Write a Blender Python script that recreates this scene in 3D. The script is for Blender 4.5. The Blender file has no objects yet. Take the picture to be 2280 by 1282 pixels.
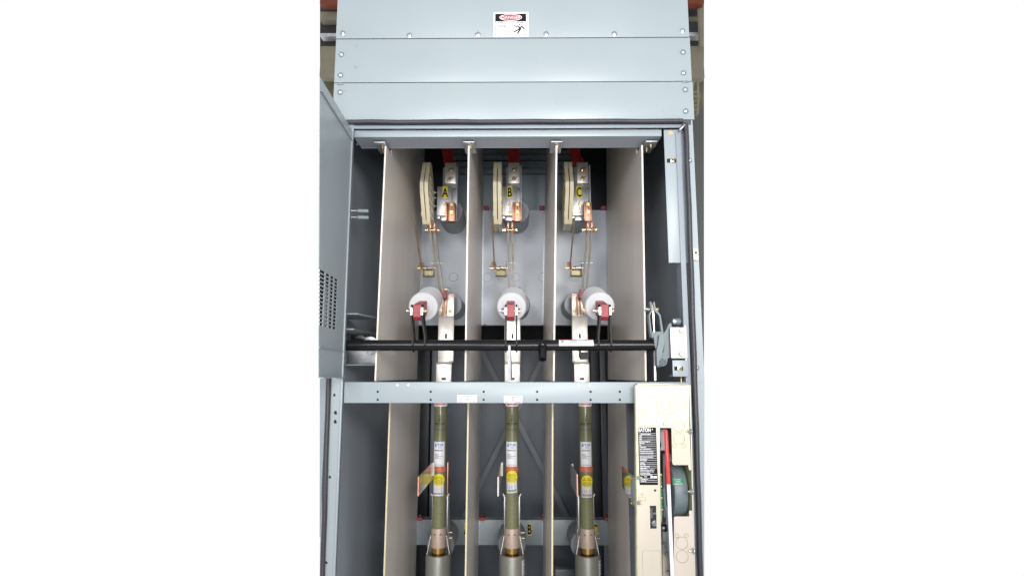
import bpy, bmesh, math, random
from mathutils import Vector, Matrix
random.seed(7)
S = bpy.context.scene
COL = S.collection
# ------------------------------------------------------------------ camera
F = 1329.0
CAM = (0.0, -1.54, 1.45)
YAW, PITCH = .5, 8.3
cam = bpy.data.objects.new('camera', bpy.data.cameras.new('camera'))
COL.objects.link(cam)
cam.location = CAM
cam.rotation_euler = (math.radians(90 + PITCH), 0, math.radians(YAW))
cam.data.sensor_width = 36
cam.data.lens = F / 2280 * 36
cam.data.clip_end = 100
cam.data.clip_start = .02
S.camera = cam
# ------------------------------------------------------------------ world: white surround behind, dim room in front
w = bpy.data.worlds.new('World'); S.world = w; w.use_nodes = True
nt = w.node_tree; nt.nodes.clear()
wo = nt.nodes.new('ShaderNodeOutputWorld'); bg = nt.nodes.new('ShaderNodeBackground')
tc = nt.nodes.new('ShaderNodeTexCoord'); sx = nt.nodes.new('ShaderNodeSeparateXYZ')
mr = nt.nodes.new('ShaderNodeMapRange'); mx = nt.nodes.new('ShaderNodeMixRGB')
nt.links.new(tc.outputs['Generated'], sx.inputs[0]); nt.links.new(sx.outputs[1], mr.inputs[0])
mr.inputs[1].default_value = -0.75; mr.inputs[2].default_value = 0.25
nt.links.new(mr.outputs[0], mx.inputs[0])
mx.inputs[1].default_value = (.66, .67, .69, 1); mx.inputs[2].default_value = (1.02, 1.02, 1.02, 1)
nt.links.new(mx.outputs[0], bg.inputs[0]); bg.inputs[1].default_value = 1
nt.links.new(bg.outputs[0], wo.inputs[0])
# ------------------------------------------------------------------ lamps
def area(name, loc, tgt, sx_, sy_, power, col):
    l = bpy.data.lights.new(name, 'AREA'); l.shape = 'RECTANGLE'; l.size = sx_; l.size_y = sy_
    l.energy = power; l.color = col; l.spread = math.radians(80)
    o = bpy.data.objects.new(name, l); COL.objects.link(o); o.location = loc
    d = Vector(tgt) - Vector(loc); o.rotation_euler = d.to_track_quat('-Z', 'Y').to_euler()
    return o
area('key_softbox', (.86, -3.3, 2.22), (.05, .4, 1.95), .75, .8, 14, (1, .985, .96))
area('fill_softbox', (-.85, -3.3, 2.30), (-.05, .4, 1.95), .7, .7, 9.5, (1, .99, .98))
area('low_added_fill', (.12, -3.4, 1.30), (0, .4, 1.85), .5, .5, 7.5, (1, .99, .98))  # extra fill added to brighten the inside up to the rear rails
S.view_settings.view_transform = 'Standard'; S.view_settings.look = 'None'
S.view_settings.exposure = 0; S.view_settings.gamma = 1; S.view_settings.use_curve_mapping = False
S.render.engine = 'CYCLES'
S.cycles.max_bounces = 8

# ------------------------------------------------------------------ picture measurements -> metres on a plane of depth Y
_a, _p = math.radians(YAW), math.radians(PITCH)
_fw = (-math.sin(_a) * math.cos(_p), math.cos(_a) * math.cos(_p), math.sin(_p))
_rt = (math.cos(_a), math.sin(_a), 0)
_up = (_rt[1] * _fw[2], -_rt[0] * _fw[2], _rt[0] * _fw[1] - _rt[1] * _fw[0])
def at(px, py, Y):
    a = (px - 1140) / F; b = -(py - 641) / F
    d = [_rt[i] * a + _up[i] * b + _fw[i] for i in range(3)]
    t = (Y - CAM[1]) / d[1]
    return (CAM[0] + d[0] * t, CAM[2] + d[2] * t)
def P3(px, py, Y):
    x, z = at(px, py, Y); return (x, Y, z)

# ------------------------------------------------------------------ materials
MATS = {}
def mat(name, col, rough=.5, metal=0, spec=.5, var=.06, vscale=8, bump=0, bscale=200, stretch=(1, 1, 1), coat=0,
        rvar=0, col2=None, trans=0, streak=0, spots=0, emit=0):
    m = bpy.data.materials.new(name); m.use_nodes = True; n = m.node_tree; L = n.links
    b = n.nodes['Principled BSDF']
    b.inputs['Roughness'].default_value = rough; b.inputs['Metallic'].default_value = metal
    b.inputs['Specular IOR Level'].default_value = spec
    b.inputs['Coat Weight'].default_value = coat
    t = n.nodes.new('ShaderNodeTexCoord'); mp = n.nodes.new('ShaderNodeMapping')
    mp.inputs['Scale'].default_value = stretch
    L.new(t.outputs['Object'], mp.inputs[0])
    nz = n.nodes.new('ShaderNodeTexNoise'); nz.inputs['Scale'].default_value = vscale
    nz.inputs['Detail'].default_value = 6; nz.inputs['Roughness'].default_value = .6
    L.new(mp.outputs[0], nz.inputs[0])
    mix = n.nodes.new('ShaderNodeMixRGB'); c = col
    lo = [max(0, v * (1 - var)) for v in c]; hi = [min(1, v * (1 + var)) for v in c]
    if col2: hi = list(col2)
    mix.inputs[1].default_value = (*lo, 1); mix.inputs[2].default_value = (*hi, 1)
    rm = n.nodes.new('ShaderNodeMapRange'); rm.inputs[1].default_value = .3; rm.inputs[2].default_value = .7
    L.new(nz.outputs[0], rm.inputs[0]); L.new(rm.outputs[0], mix.inputs[0])
    last = mix.outputs[0]
    if spots:
        v = n.nodes.new('ShaderNodeTexNoise'); v.inputs['Scale'].default_value = 46; v.inputs['Detail'].default_value = 2
        L.new(t.outputs['Object'], v.inputs[0])
        r = n.nodes.new('ShaderNodeMapRange'); r.inputs[1].default_value = .735; r.inputs[2].default_value = .80
        L.new(v.outputs[0], r.inputs[0])
        m2 = n.nodes.new('ShaderNodeMixRGB'); L.new(last, m2.inputs[1])
        m2.inputs[2].default_value = (col[0] * .5, col[1] * .5, col[2] * .5, 1)
        ml = n.nodes.new('ShaderNodeMath'); ml.operation = 'MULTIPLY'; ml.inputs[1].default_value = spots
        L.new(r.outputs[0], ml.inputs[0]); L.new(ml.outputs[0], m2.inputs[0]); last = m2.outputs[0]
    L.new(last, b.inputs['Base Color'])
    if rvar:
        r = n.nodes.new('ShaderNodeMapRange'); r.inputs[3].default_value = rough - rvar; r.inputs[4].default_value = rough + rvar
        L.new(nz.outputs[0], r.inputs[0]); L.new(r.outputs[0], b.inputs['Roughness'])
    if bump:
        nb = n.nodes.new('ShaderNodeTexNoise'); nb.inputs['Scale'].default_value = bscale; L.new(mp.outputs[0], nb.inputs[0])
        bp = n.nodes.new('ShaderNodeBump'); bp.inputs['Strength'].default_value = bump; bp.inputs['Distance'].default_value = .002
        L.new(nb.outputs[0], bp.inputs['Height']); L.new(bp.outputs[0], b.inputs['Normal'])
    if trans:
        b.inputs['Transmission Weight'].default_value = trans
    MATS[name] = m
    return m
PAINT = mat('grey_paint', (.315, .366, .392), .36, var=.035, vscale=3, bump=.06, bscale=260, spots=.5, rvar=.11)
PAINTD = mat('grey_paint_inside', (.365, .405, .45), .38, var=.06, vscale=4, bump=.05, bscale=250)
PAINTB = mat('blue_grey_paint', (.24, .28, .32), .4, var=.05, bump=.05)
PLATE = mat('zinc_grey_plate', (.58, .62, .68), .36, var=.05, vscale=5, bump=.05, bscale=300, spots=.25)
DARK = mat('dark_steel', (.075, .082, .095), .45, var=.15)
BLACKG = mat('black_gap', (.012, .012, .013), .8)
BARR = mat('fibreglass_sheet', (.69, .65, .605), .31, var=.07, spots=.12, vscale=14, stretch=(1, 1, .18), bump=.12, bscale=120, rvar=.08)
BARRE = mat('cut_fibreglass_edge', (.74, .69, .60), .6, var=.08, vscale=60)
RUB = mat('rubber', (.035, .034, .042), .42, bump=.3, bscale=400, var=.2)
ZINC = mat('bright_zinc', (.48, .52, .56), .3, 1, var=.12, vscale=60, rvar=.1)
GALV = mat('galvanised_steel', (.52, .53, .55), .42, .75, var=.15, vscale=40, rvar=.1)
GOLD = mat('yellow_zinc', (.74, .58, .30), .3, 1, var=.2, vscale=90)
CREAM = mat('dichromate_plate', (.62, .60, .45), .34, .45, var=.05, vscale=9, stretch=(1, 1, .35), rvar=.12, col2=(.66, .56, .52), bump=.05)
CREAMD = mat('dichromate_edge', (.36, .32, .15), .4, .3, var=.25, vscale=50, col2=(.40, .50, .28))
COPPER = mat('copper', (.56, .27, .18), .45, .7, var=.18, vscale=70, rvar=.1)
SILV = mat('silver_plated_metal', (.78, .73, .67), .36, .7, var=.08, vscale=25, rvar=.12, col2=(.86, .82, .77))
TIN = mat('tarnished_silver', (.50, .42, .36), .4, .8, var=.25, vscale=60)
IVORY = mat('ivory_moulding', (.70, .64, .45), .42, var=.06, vscale=30)
EPOXY = mat('grey_epoxy', (.25, .275, .30), .42, var=.05, vscale=20)
WHITEP = mat('white_epoxy', (.50, .51, .53), .30, var=.04, vscale=25)
RED = mat('red_insulation', (.42, .035, .03), .42, var=.15, vscale=30)
PINK = mat('red_fibreglass', (.30, .035, .045), .5, var=.2, vscale=50, stretch=(1, .15, 1), bump=.1)
BLACK = mat('black_enamel', (.007, .007, .008), .24, spec=.28, var=.2, bump=.04)
BLACKL = mat('black_lever', (.010, .010, .010), .5, spec=.25, var=.2)
OLIVE = mat('fuse_tube', (.185, .19, .10), .34, var=.14, vscale=45, stretch=(1, 1, 2.5), bump=.08, bscale=150, coat=.3)
FERR = mat('copper_ferrule', (.66, .52, .43), .42, .5, var=.06, vscale=60)
BRASS = mat('brass', (.72, .46, .16), .22, 1, var=.12, stretch=(1, 1, 20), vscale=30)
MUFF = mat('grey_muffler', (.29, .295, .26), .4, .45, var=.08, vscale=120, bump=.1, bscale=500)
WLAB = mat('white_label', (.76, .76, .79), .45, var=.02)
YLAB = mat('yellow_label', (.86, .70, .02), .45, var=.03)
BINK = mat('black_ink', (.008, .008, .008), .6, spec=.2, var=.1)
GINK = mat('grey_ink', (.10, .10, .13), .5)
LINK = mat('light_ink', (.38, .38, .42), .5)
BLUE = mat('blue_ink', (.03, .20, .72), .5)
REDI = mat('red_ink', (.80, .035, .025), .5)
REDB = mat('red_band', (.56, .15, .09), .4, var=.2, vscale=60)
GREEN = mat('green_label', (.01, .25, .12), .45)
CAST = mat('cast_grey_blue', (.15, .19, .205), .45, var=.08, vscale=50, bump=.15, bscale=220)
WBR = mat('white_metal', (.74, .74, .73), .3, .3, var=.03)
RODR = mat('red_vinyl', (.72, .03, .02), .25, coat=.4)
RODW = mat('white_vinyl', (.85, .86, .88), .3, coat=.3)
PLEX = mat('clear_sheet', (.50, .47, .43), .14, .35, var=.1, vscale=20)
MIRR = mat('polished_bracket', (.50, .50, .50), .06, 1, var=.05)
GRNZ = mat('green_zinc', (.17, .19, .08), .35, .35, var=.3, vscale=60, col2=(.26, .17, .09))
ORNG = mat('orange_beam', (.16, .03, .006), .5)
BEIGE = mat('beige_steel', (.20, .185, .13), .6, var=.18, vscale=6)
OLIVW = mat('olive_wall', (.12, .11, .065), .7, var=.25, vscale=8)
RACKD = mat('rack_shadow', (.02, .02, .022), .7)
NEIGH = mat('neighbour_paint', (.03, .034, .030), .5, var=.08)

# ------------------------------------------------------------------ mesh helper
class MB:
    def __init__(s): s.bm = bmesh.new(); s.mats = []
    def mi(s, m):
        if m not in s.mats: s.mats.append(m)
        return s.mats.index(m)
    def _fin(s, faces, m, smooth=False):
        i = s.mi(m)
        for f in faces: f.material_index = i; f.smooth = smooth
    def box(s, x0, x1, y0, y1, z0, z1, m, bev=0):
        if x0 > x1: x0, x1 = x1, x0
        if y0 > y1: y0, y1 = y1, y0
        if z0 > z1: z0, z1 = z1, z0
        v = [s.bm.verts.new((x, y, z)) for x in (x0, x1) for y in (y0, y1) for z in (z0, z1)]
        fs = [s.bm.faces.new([v[i] for i in q]) for q in ((0, 1, 3, 2), (4, 6, 7, 5), (0, 4, 5, 1), (2, 3, 7, 6), (0, 2, 6, 4), (1, 5, 7, 3))]
        s._fin(fs, m)
        if bev:
            es = list({e for f in fs for e in f.edges})
            r = bmesh.ops.bevel(s.bm, geom=es, offset=bev, segments=2, affect='EDGES', profile=.5)
            s._fin(r['faces'], m, True)
        return s
    def prism(s, pts, d, m, smooth=False, edge=None):
        """closed polygon of 3-D points pushed along vector d"""
        d = Vector(d)
        a = [s.bm.verts.new(p) for p in pts]; b = [s.bm.verts.new(Vector(p) + d) for p in pts]
        fs = [s.bm.faces.new(a), s.bm.faces.new(b[::-1])]
        n = len(a)
        sd = [s.bm.faces.new((a[i], b[i], b[(i + 1) % n], a[(i + 1) % n])) for i in range(n)]
        s._fin(fs, m); s._fin(sd, edge or m, smooth)
        return s
    def lathe(s, o, ax, prof, m, seg=32, smooth=True, cap=True):
        o = Vector(o); ax = Vector(ax).normalized()
        u = ax.orthogonal().normalized(); v = ax.cross(u)
        rings = []
        for t, r in prof:
            rings.append([s.bm.verts.new(o + ax * t + (u * math.cos(2 * math.pi * k / seg) + v * math.sin(2 * math.pi * k / seg)) * max(r, 1e-5)) for k in range(seg)])
        fs = []
        for A, B in zip(rings, rings[1:]):
            for k in range(seg):
                fs.append(s.bm.faces.new((A[k], A[(k + 1) % seg], B[(k + 1) % seg], B[k])))
        s._fin(fs, m, smooth)
        if cap: s._fin([s.bm.faces.new(rings[0][::-1]), s.bm.faces.new(rings[-1])], m)
        return s
    def cyl(s, p0, p1, r, m, seg=20, r1=None, bev=0):
        p0, p1 = Vector(p0), Vector(p1); L = (p1 - p0).length; r1 = r if r1 is None else r1
        prof = [(0, r), (L, r1)] if not bev else [(0, r - bev), (bev, r), (L - bev, r1), (L, r1 - bev)]
        return s.lathe(p0, p1 - p0, prof, m, seg)
    def bar(s, p0, p1, wv, tv, m):
        """flat bar from p0 to p1 with half-width vector wv and half-thickness vector tv"""
        p0, p1, wv, tv = map(Vector, (p0, p1, wv, tv))
        c = [p0 + wv + tv, p0 - wv + tv, p0 - wv - tv, p0 + wv - tv]
        return s.prism(c, p1 - p0, m)
    def tube(s, pts, r, m, seg=10):
        pts = [Vector(p) for p in pts]; rings = []
        for i, p in enumerate(pts):
            t = (pts[min(i + 1, len(pts) - 1)] - pts[max(i - 1, 0)]).normalized()
            ref = Vector((0, 0, 1)) if abs(t.z) < .9 else Vector((0, 1, 0))
            u = t.cross(ref).normalized(); v = t.cross(u)
            rings.append([s.bm.verts.new(p + (u * math.cos(2 * math.pi * k / seg) + v * math.sin(2 * math.pi * k / seg)) * r) for k in range(seg)])
        fs = [s.bm.faces.new((A[k], A[(k + 1) % seg], B[(k + 1) % seg], B[k])) for A, B in zip(rings, rings[1:]) for k in range(seg)]
        s._fin(fs, m, True); s._fin([s.bm.faces.new(rings[0][::-1]), s.bm.faces.new(rings[-1])], m)
        return s
    def build(s, name, parent=None):
        me = bpy.data.meshes.new(name)
        bmesh.ops.recalc_face_normals(s.bm, faces=s.bm.faces[:])
        s.bm.to_mesh(me); s.bm.free()
        for m in s.mats: me.materials.append(m)
        me.set_sharp_from_angle(angle=math.radians(38))
        o = bpy.data.objects.new(name, me); COL.objects.link(o)
        if parent is not None:
            o.parent = parent
            q = parent; off = Vector((0, 0, 0))
            while q is not None: off += Vector(q.location); q = q.parent
            me.transform(Matrix.Translation(-off))
        return o
def tag(o, label=None, cat=None, group=None, kind=None):
    if label: o['label'] = label
    if cat: o['category'] = cat
    if group: o['group'] = group
    if kind: o['kind'] = kind
    return o
def thing(name, loc, label, cat, group=None):
    o = bpy.data.objects.new(name, None); COL.objects.link(o); o.location = loc; o.empty_display_size = .03
    return tag(o, label, cat, group)
def copy_thing(root, dx, label, scale=None):
    def cp(o, par):
        c = o.copy(); COL.objects.link(c); c.parent = par
        for ch in [x for x in ALLOBJ() if x.parent == o]: cp(ch, c)
        return c
    c = cp(root, None); c.location = Vector(root.location) + Vector(dx); c['label'] = label
    return c
def ALLOBJ(): return list(COL.objects)
def text(name, s, x, y, z, size, m, parent, sx=1, align='CENTER', rz=0, ext=.0002, roll=0, extra=None, bold=0):
    """lettering facing the front (towards -Y), its baseline centre at x,y,z"""
    cu = bpy.data.curves.new(name, 'FONT'); cu.body = s; cu.size = size; cu.align_x = align; cu.extrude = ext; cu.offset = bold
    cu.resolution_u = 3; cu.space_line = .95
    t = bpy.data.objects.new(name, cu); COL.objects.link(t)
    dg = bpy.context.evaluated_depsgraph_get()
    me = bpy.data.meshes.new_from_object(t.evaluated_get(dg)); me.name = name
    bpy.data.objects.remove(t)
    me.materials.clear(); me.materials.append(m)
    for p in me.polygons: p.material_index = 0
    M = Matrix.Translation((x, y, z)) @ Matrix.Rotation(rz, 4, 'Z') @ Matrix.Rotation(roll, 4, 'Y') @ Matrix.Rotation(math.radians(90), 4, 'X') @ Matrix.Diagonal((sx, 1, 1, 1))
    me.transform(M)
    if extra: 
        for v in me.vertices: v.co = extra(v.co)
    o = bpy.data.objects.new(name, me); COL.objects.link(o)
    if parent is not None:
        q = parent; off = Vector((0, 0, 0))
        while q is not None: off += Vector(q.location); q = q.parent
        me.transform(Matrix.Translation(-off)); o.parent = parent
    return o
def wrap(xc, yc, r):
    """bend a flat front-facing drawing round an upright (Z) cylinder"""
    def f(co):
        a = (co.x - xc) / r; rr = r + (yc - r - co.y)
        return Vector((xc + rr * math.sin(a), yc - rr * math.cos(a), co.z))
    return f
def hexbolt(mb, p, d, r, L, m, m2=None, washer=True):
    """washer + hexagon head along direction d"""
    p = Vector(p); d = Vector(d).normalized(); m2 = m2 or m
    if washer: mb.lathe(p, d, [(0, r * 1.45), (r * .25, r * 1.45)], m, 20)
    mb.lathe(p + d * r * .25, d, [(0, r), (r * .8, r), (r * .95, r * .85)], m2, 6, smooth=False)
    if L: mb.cyl(p + d * r * 1.1, p + d * (r * 1.1 + L), r * .5, m, 10)

# ------------------------------------------------------------------ THE CABINET
XL, XR = -.502, .476
ZB = .45          # a little below what the photo shows
cab = thing('switchgear_cabinet', (0, 0, ZB), 'tall pale grey steel electrical cabinet with three bolted panels on top, open at the front', 'cabinet')
def zz(py, Y=0, px=1140): return at(px, py, Y)[1]
ROOF = 2.62
z86, z185, z268, z279, z286 = zz(87), zz(185), zz(269), zz(279), zz(286)
mb = MB()
mb.prism([(XL, .002, 1.433), (XL + .004, .002, 1.433), (XL + .004, .002, ROOF), (XL, .002, ROOF)], (0, 1.378, 0), PAINTD)
mb.prism([(-.4635, .002, ZB), (-.4595, .002, ZB), (XL + .004, .002, 1.4328), (XL, .002, 1.4328)], (0, 1.378, 0), PAINTD)
o = mb.build('side_panel', cab)
mb = MB(); mb.prism([(XR - .004, .002, 1.433), (XR, .002, 1.433), (XR, .002, ROOF), (XR - .004, .002, ROOF)], (0, 1.378, 0), PAINTD)
mb.prism([(.424, .002, ZB), (.428, .002, ZB), (XR, .002, 1.4328), (XR - .004, .002, 1.4328)], (0, 1.378, 0), PAINTD)
mb.build('side_panel', cab)
MB().box(XL + .005, XR - .005, 1.36, 1.38, ZB, ROOF, DARK).build('back_panel', cab)
MB().box(XL, XR, .0, 1.38, ROOF + .001, ROOF + .005, PAINT).build('roof_panel', cab)
MB().box(XL + .005, XR - .005, .03, 1.35, ZB, ZB + .004, PAINTD).build('floor_panel', cab)
# front panels
def dome(mb, p, r=.0078, m=ZINC):
    mb.lathe(p, (0, -1, 0), [(0, r), (.0015, r), (.003, r * .86), (.0045, r * .55), (.0052, .0)], m, 20, cap=False)
def torx(mb, p, r=.0074):
    mb.lathe(p, (0, -1, 0), [(0, r), (.0006, r), (.001, r * .78), (.004, r * .74), (.0045, r * .62), (.0045, r * .34), (.0022, r * .30), (.0022, 0)], ZINC, 20, cap=False)
p1 = MB().box(XL, XR, -.006, -.002, z86, ROOF, PAINT, .0008).build('top_panel', cab)
for x, y in ((763, 74), (912, 79), (1064, 77), (1216, 76), (1368, 76), (1520, 69)):
    m_ = MB(); torx(m_, P3(x, y, -.0062)); m_.build('screw', p1)
p2 = MB().box(XL, XR + .002, -.004, 0, z185 + .0012, z86 - .0012, PAINT, .0008).build('top_panel', cab)
for x, y in ((760, 122), (758, 168), (1521, 117), (1522, 163)):
    m_ = MB(); dome(m_, P3(x, y, -.0042)); m_.build('screw', p2)
p3 = MB().box(XL, XR + .004, -.004, 0, z268, z185 - .0008, PAINT, .0008).build('top_panel', cab)
for x, y in ((757, 206), (1526, 200), (1527, 248)):
    m_ = MB(); dome(m_, P3(x, y, -.0042)); m_.build('screw', p3)
m_ = MB()   # little folded tabs at the joints
for px in (757, 1527):
    x, z = at(px, 187 if px < 1000 else 182, -.006)
    m_ = MB(); m_.box(x - .008, x + .008, -.0065, -.0045, z - .0022, z + .0022, ZINC); m_.build('tab', p3)
# backing of the top so that joints read dark
MB().box(XL + .006, XR - .006, .001, .003, z279, ROOF - .002, DARK).build('backing', cab)
# flange below the third panel
MB().box(-.470, .446, -.001, .004, z286, z279, PAINTB, .001).build('opening_flange', cab)
# posts
xg0, xg1 = at(1541, 850, 0)[0], at(1551, 850, 0)[0]
xp0 = at(727, 850, 0)[0]; xp1 = at(738, 850, 0)[0]
LIP = -.444
m_ = MB()
m_.box(xp1, LIP, 0, .0035, ZB, z268 - .001, PAINT)
m_.box(LIP - .006, LIP, -.006, .010, ZB, z286 - .028, PAINT, .0028)
lp = m_.build('front_post', cab)
m_ = MB()
m_.box(xg1, XR, 0, .0035, 1.433, z279 - .001, PAINT)
# lower stretch of the post narrows slightly towards the foot
m_.prism([(xg1 - .0290, 0, ZB), (.4287, 0, ZB), (XR, 0, 1.4328), (xg1, 0, 1.4328)], (0, .0035, 0), PAINT)
m_.box(.430, .443, .004, .05, ZB, z286 - .01, PAINTB)
rp = m_.build('front_post', cab)
m_ = MB()
m_.prism([(xp0, .0, 1.055), (xp0, .0, 1.442), (-.5052, .0, 1.442)], (0, .0035, 0), PAINTB)
m_.build('outer_frame', cab)
for x, y, r in ((745, 879, .0035), (748, 918, .0048), (747.5, 938, .0048), (735, 1061, .0035), (727, 1251, .0035)):
    m_ = MB(); m_.cyl(P3(x, y, .0), P3(x, y, -.0006), r, BLACKG, 16); m_.build('bolt_hole', lp)
for x, y in ((1536, 358), (1552, 819)):
    m_ = MB(); dome(m_, P3(x, y, -.0005), .0062); m_.build('screw', rp)
x, z = at(1548, 567, 0)
m_ = MB(); m_.box(x - .0068, x + .0068, -.006, -.0005, z - .0155, z + .0155, BARRE, .0012)
m_.cyl((x, -.0055, z + .004), (x, -.0066, z + .004), .003, BLACKG, 12)
m_.build('strike_block', rp)
# rubber gasket: three runs
def run(pts, r=.0062):
    m_ = MB(); m_.tube(pts, r, RUB, 12)
    return m_
zg = zz(273)
g = MB()
g.tube([(XL + .035, -.006, zg)] + [(XL + .035 + .88 * k / 12, -.006 - .0008 * math.sin(k * 1.7), zg + .0009 * math.sin(k * 2.1)) for k in range(1, 12)] + [(.448, -.006, zg)], .0063, RUB, 12)
g.build('gasket', cab)
xg = (xg0 + xg1) / 2
g = MB(); pts = []
for k in range(0, 24):
    z = zg - .006 + (.80 - zg + .006) * k / 23
    pts.append((.4556 - .0155 * (k / 23) ** 1.5 + .0006 * math.sin(k * 1.9), -.006, z))
pts.append((.4395, -.006, ZB)); g.tube(pts, .0066, RUB, 12); g.build('gasket', cab)
g = MB(); g.tube([((xp0 + xp1) / 2 + .0011 * k + .0006 * math.sin(k * 2), -.005, 1.442 + (ZB - 1.442) * k / 12) for k in range(13)], .0062, RUB, 12)
g.build('gasket', cab)
m_ = MB(); m_.tube([P3(1514, 290, -.01), P3(1519, 284, -.014), P3(1524, 278, -.012)], .0035, ZINC, 10); m_.build('gasket_clip', cab)
# header channel with its underside
HX0, HX1 = -.446, .394
zh0, zh1 = zz(304.5, .012), zz(289, .012)
m_ = MB()
m_.box(HX0, HX1, .012, .015, zh0, zh1, PAINT, .0012)
m_.box(HX0, HX1, .0152, .092, zh0 + .0006, zh0 + .0036, PAINTD)
m_.box(HX0, HX1, .0922, .095, zh0, zh0 + .05, PAINTD)
hc = m_.build('header_channel', cab)
m_ = MB(); x, z = at(793, 330, .05); m_.cyl((x, .06, zh0), (x, .06, zh0 - .004), .0035, ZINC, 12); m_.build('screw', hc)
# upright cover plate at the right
cz0, cz1 = zz(585, .008, 1500), zz(289, .008, 1500)
x0, x1 = at(1482, 400, .008)[0], at(1520, 400, .008)[0]
m_ = MB(); m_.box(x0, x1, .008, .011, cz0, cz1, PAINT, .001)
m_.box(x1 - .001, x1 + .009, .0112, .014, cz0, cz1, PAINTB)
cp_ = m_.build('cover_plate', cab)
def slotnut(mb, px, py, Y, w_=.024, h_=.011):
    x, z = at(px, py, Y)
    mb.box(x - w_ / 2, x + w_ / 2, Y - .0008, Y, z - h_ / 2, z + h_ / 2, BLACKG)
    mb.box(x - .004, x + .007, Y - .004, Y - .001, z - .0055, z + .0058, GOLD, .0008)
    mb.cyl((x + .002, Y - .0038, z), (x + .002, Y - .0045, z), .0026, BLACKG, 10)
m_ = MB(); hexbolt(m_, P3(1493, 296, .0078), (0, -1, 0), .0042, 0, GOLD); m_.build('bolt', cp_)
m_ = MB(); slotnut(m_, 1495, 358, .0078); m_.build('cage_nut', cp_)
# small hanging brackets that hold the barriers
for px, dx in ((844.5, 1), (1043.5, .0), (1240, 0), (1450.5, -1)):
    x = at(px, 319, .03)[0]; xx = x
    m_ = MB(); m_.box(x - .0155, x + .0155, .030, .115, zh0 - .0085, zh0 - .0055, GALV, .0006)
    bk = m_.build('barrier_bracket', cab)
    for yy in (.055, .085):
        m_ = MB(); hexbolt(m_, (x + (.004 if yy < .07 else -.001), yy, zh0 - .0086), (0, 0, -1), .0038, .004, GOLD); m_.build('bolt', bk)
# cross member between the two compartments
zb0, zb1 = zz(897, .004), zz(850, .004)
m_ = MB(); m_.box(LIP + .001, .43, .004, .0075, zb0, zb1, PAINT, .002)
m_.box(LIP + .001, .43, .0077, .055, zb1 - .004, zb1 - .0005, PAINT)
m_.box(LIP + .001, .43, .0077, .055, zb0 + .0005, zb0 + .004, PAINTD)
xm = m_.build('cross_member', cab)
for px in (841, 959, 1077, 1196, 1315, 1380):
    for py in (871.5, 889.5):
        m_ = MB(); m_.cyl(P3(px, py, .004), P3(px, py, .0034), .0029, BLACKG, 16); m_.build('bolt_hole', xm)
for px in (885, 909, 1290, 1314):
    m_ = MB(); m_.cyl(P3(px, 857, .004), P3(px, 857, .0033), .0022, GALV, 12); m_.build('rivet', xm)
def handwritten(px0, py0, px1, py1, tilt, ink):
    x0, z1 = at(px0, py0, .003); x1, z0 = at(px1, py1, .003)
    m_ = MB(); m_.box(x0, x1, .0026, .0034, z0, z1, WLAB)
    st = m_.build('inspection_sticker', xm)
    m_ = MB()
    for k in range(5):
        z = z1 - (z1 - z0) * (.17 + k * .18)
        xa = x0 + .003; segs = 1 if k == 0 else 2
        m_.box(xa + (.006 if k == 0 else 0), xa + (.038 if k == 0 else .010), .0019, .0022, z - .0006, z + .0006, GINK)
        if k: m_.box(xa + .012, x1 - .003, .0020, .0022, z - .0008, z - .0004, LINK)
    for k in range(3):
        zc = z1 - (z1 - z0) * (.34 + .18 * k); xc = x0 + (x1 - x0) * .45
        for q in range(3 if k != 1 else 2):
            m_.tube([(xc + q * .003, .0017, zc + .0012), (xc + q * .003 + .0008, .0017, zc - .0012), (xc + q * .003 + .0016, .0017, zc + .0003)], .0005, ink, 5)
    xc = x0 + (x1 - x0) * .62; zc = z0 + .0025
    m_.tube([(xc + k * .0015, .0017, zc + .0008 * math.sin(k * 2.3)) for k in range(11)], .0005, ink, 5)
    m_.build('handwriting', st)
PURP = mat('pen_ink', (.16, .10, .42), .5)
handwritten(1018, 879, 1062, 896, 0, GINK)
handwritten(1122, 880.5, 1163, 896.5, 0, PURP)
# insulator mounting plate, rear
PY = .73
pz0, pz1 = zz(724, PY), zz(468, PY)
m_ = MB(); m_.box(XL + .02, XR - .02, PY, PY + .004, pz0, pz1, PLATE, .002)
m_.box(XL + .02, XR - .02, PY + .0042, PY + .07, pz1 - .004, pz1 - .001, DARK)
m_.box(XL + .02, XR - .02, PY + .0042, PY + .07, pz0 + .001, pz0 + .004, DARK)
mp_ = m_.build('mounting_plate', cab)
for px in (1009.5, 1085, 1148, 1209, 1278):
    x, z = at(px, 617, PY - .0004)
    m_ = MB()
    m_.lathe((x, PY - .0001, z), (0, -1, 0), [(0, .0175), (.0005, .0175), (.0005, .0163), (0, .0163)], DARK if px < 1020 else EPOXY, 32, cap=False)
    m_.build('knockout', mp_)
for px in (1083, 1207, 1343):
    x, z = at(px, 463, PY - .02); m_ = MB(); m_.box(x - .010, x + .010, PY - .03, PY - .004, z - .006, z + .006, PINK, .001); m_.build('edge_clip', mp_)
for px in (1079, 1211, 1343):
    x, z = at(px, 724, PY - .02); m_ = MB(); m_.box(x - .006, x + .006, PY - .024, PY - .004, z - .003, z + .003, PINK, .001); m_.build('edge_clip', mp_)
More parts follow.
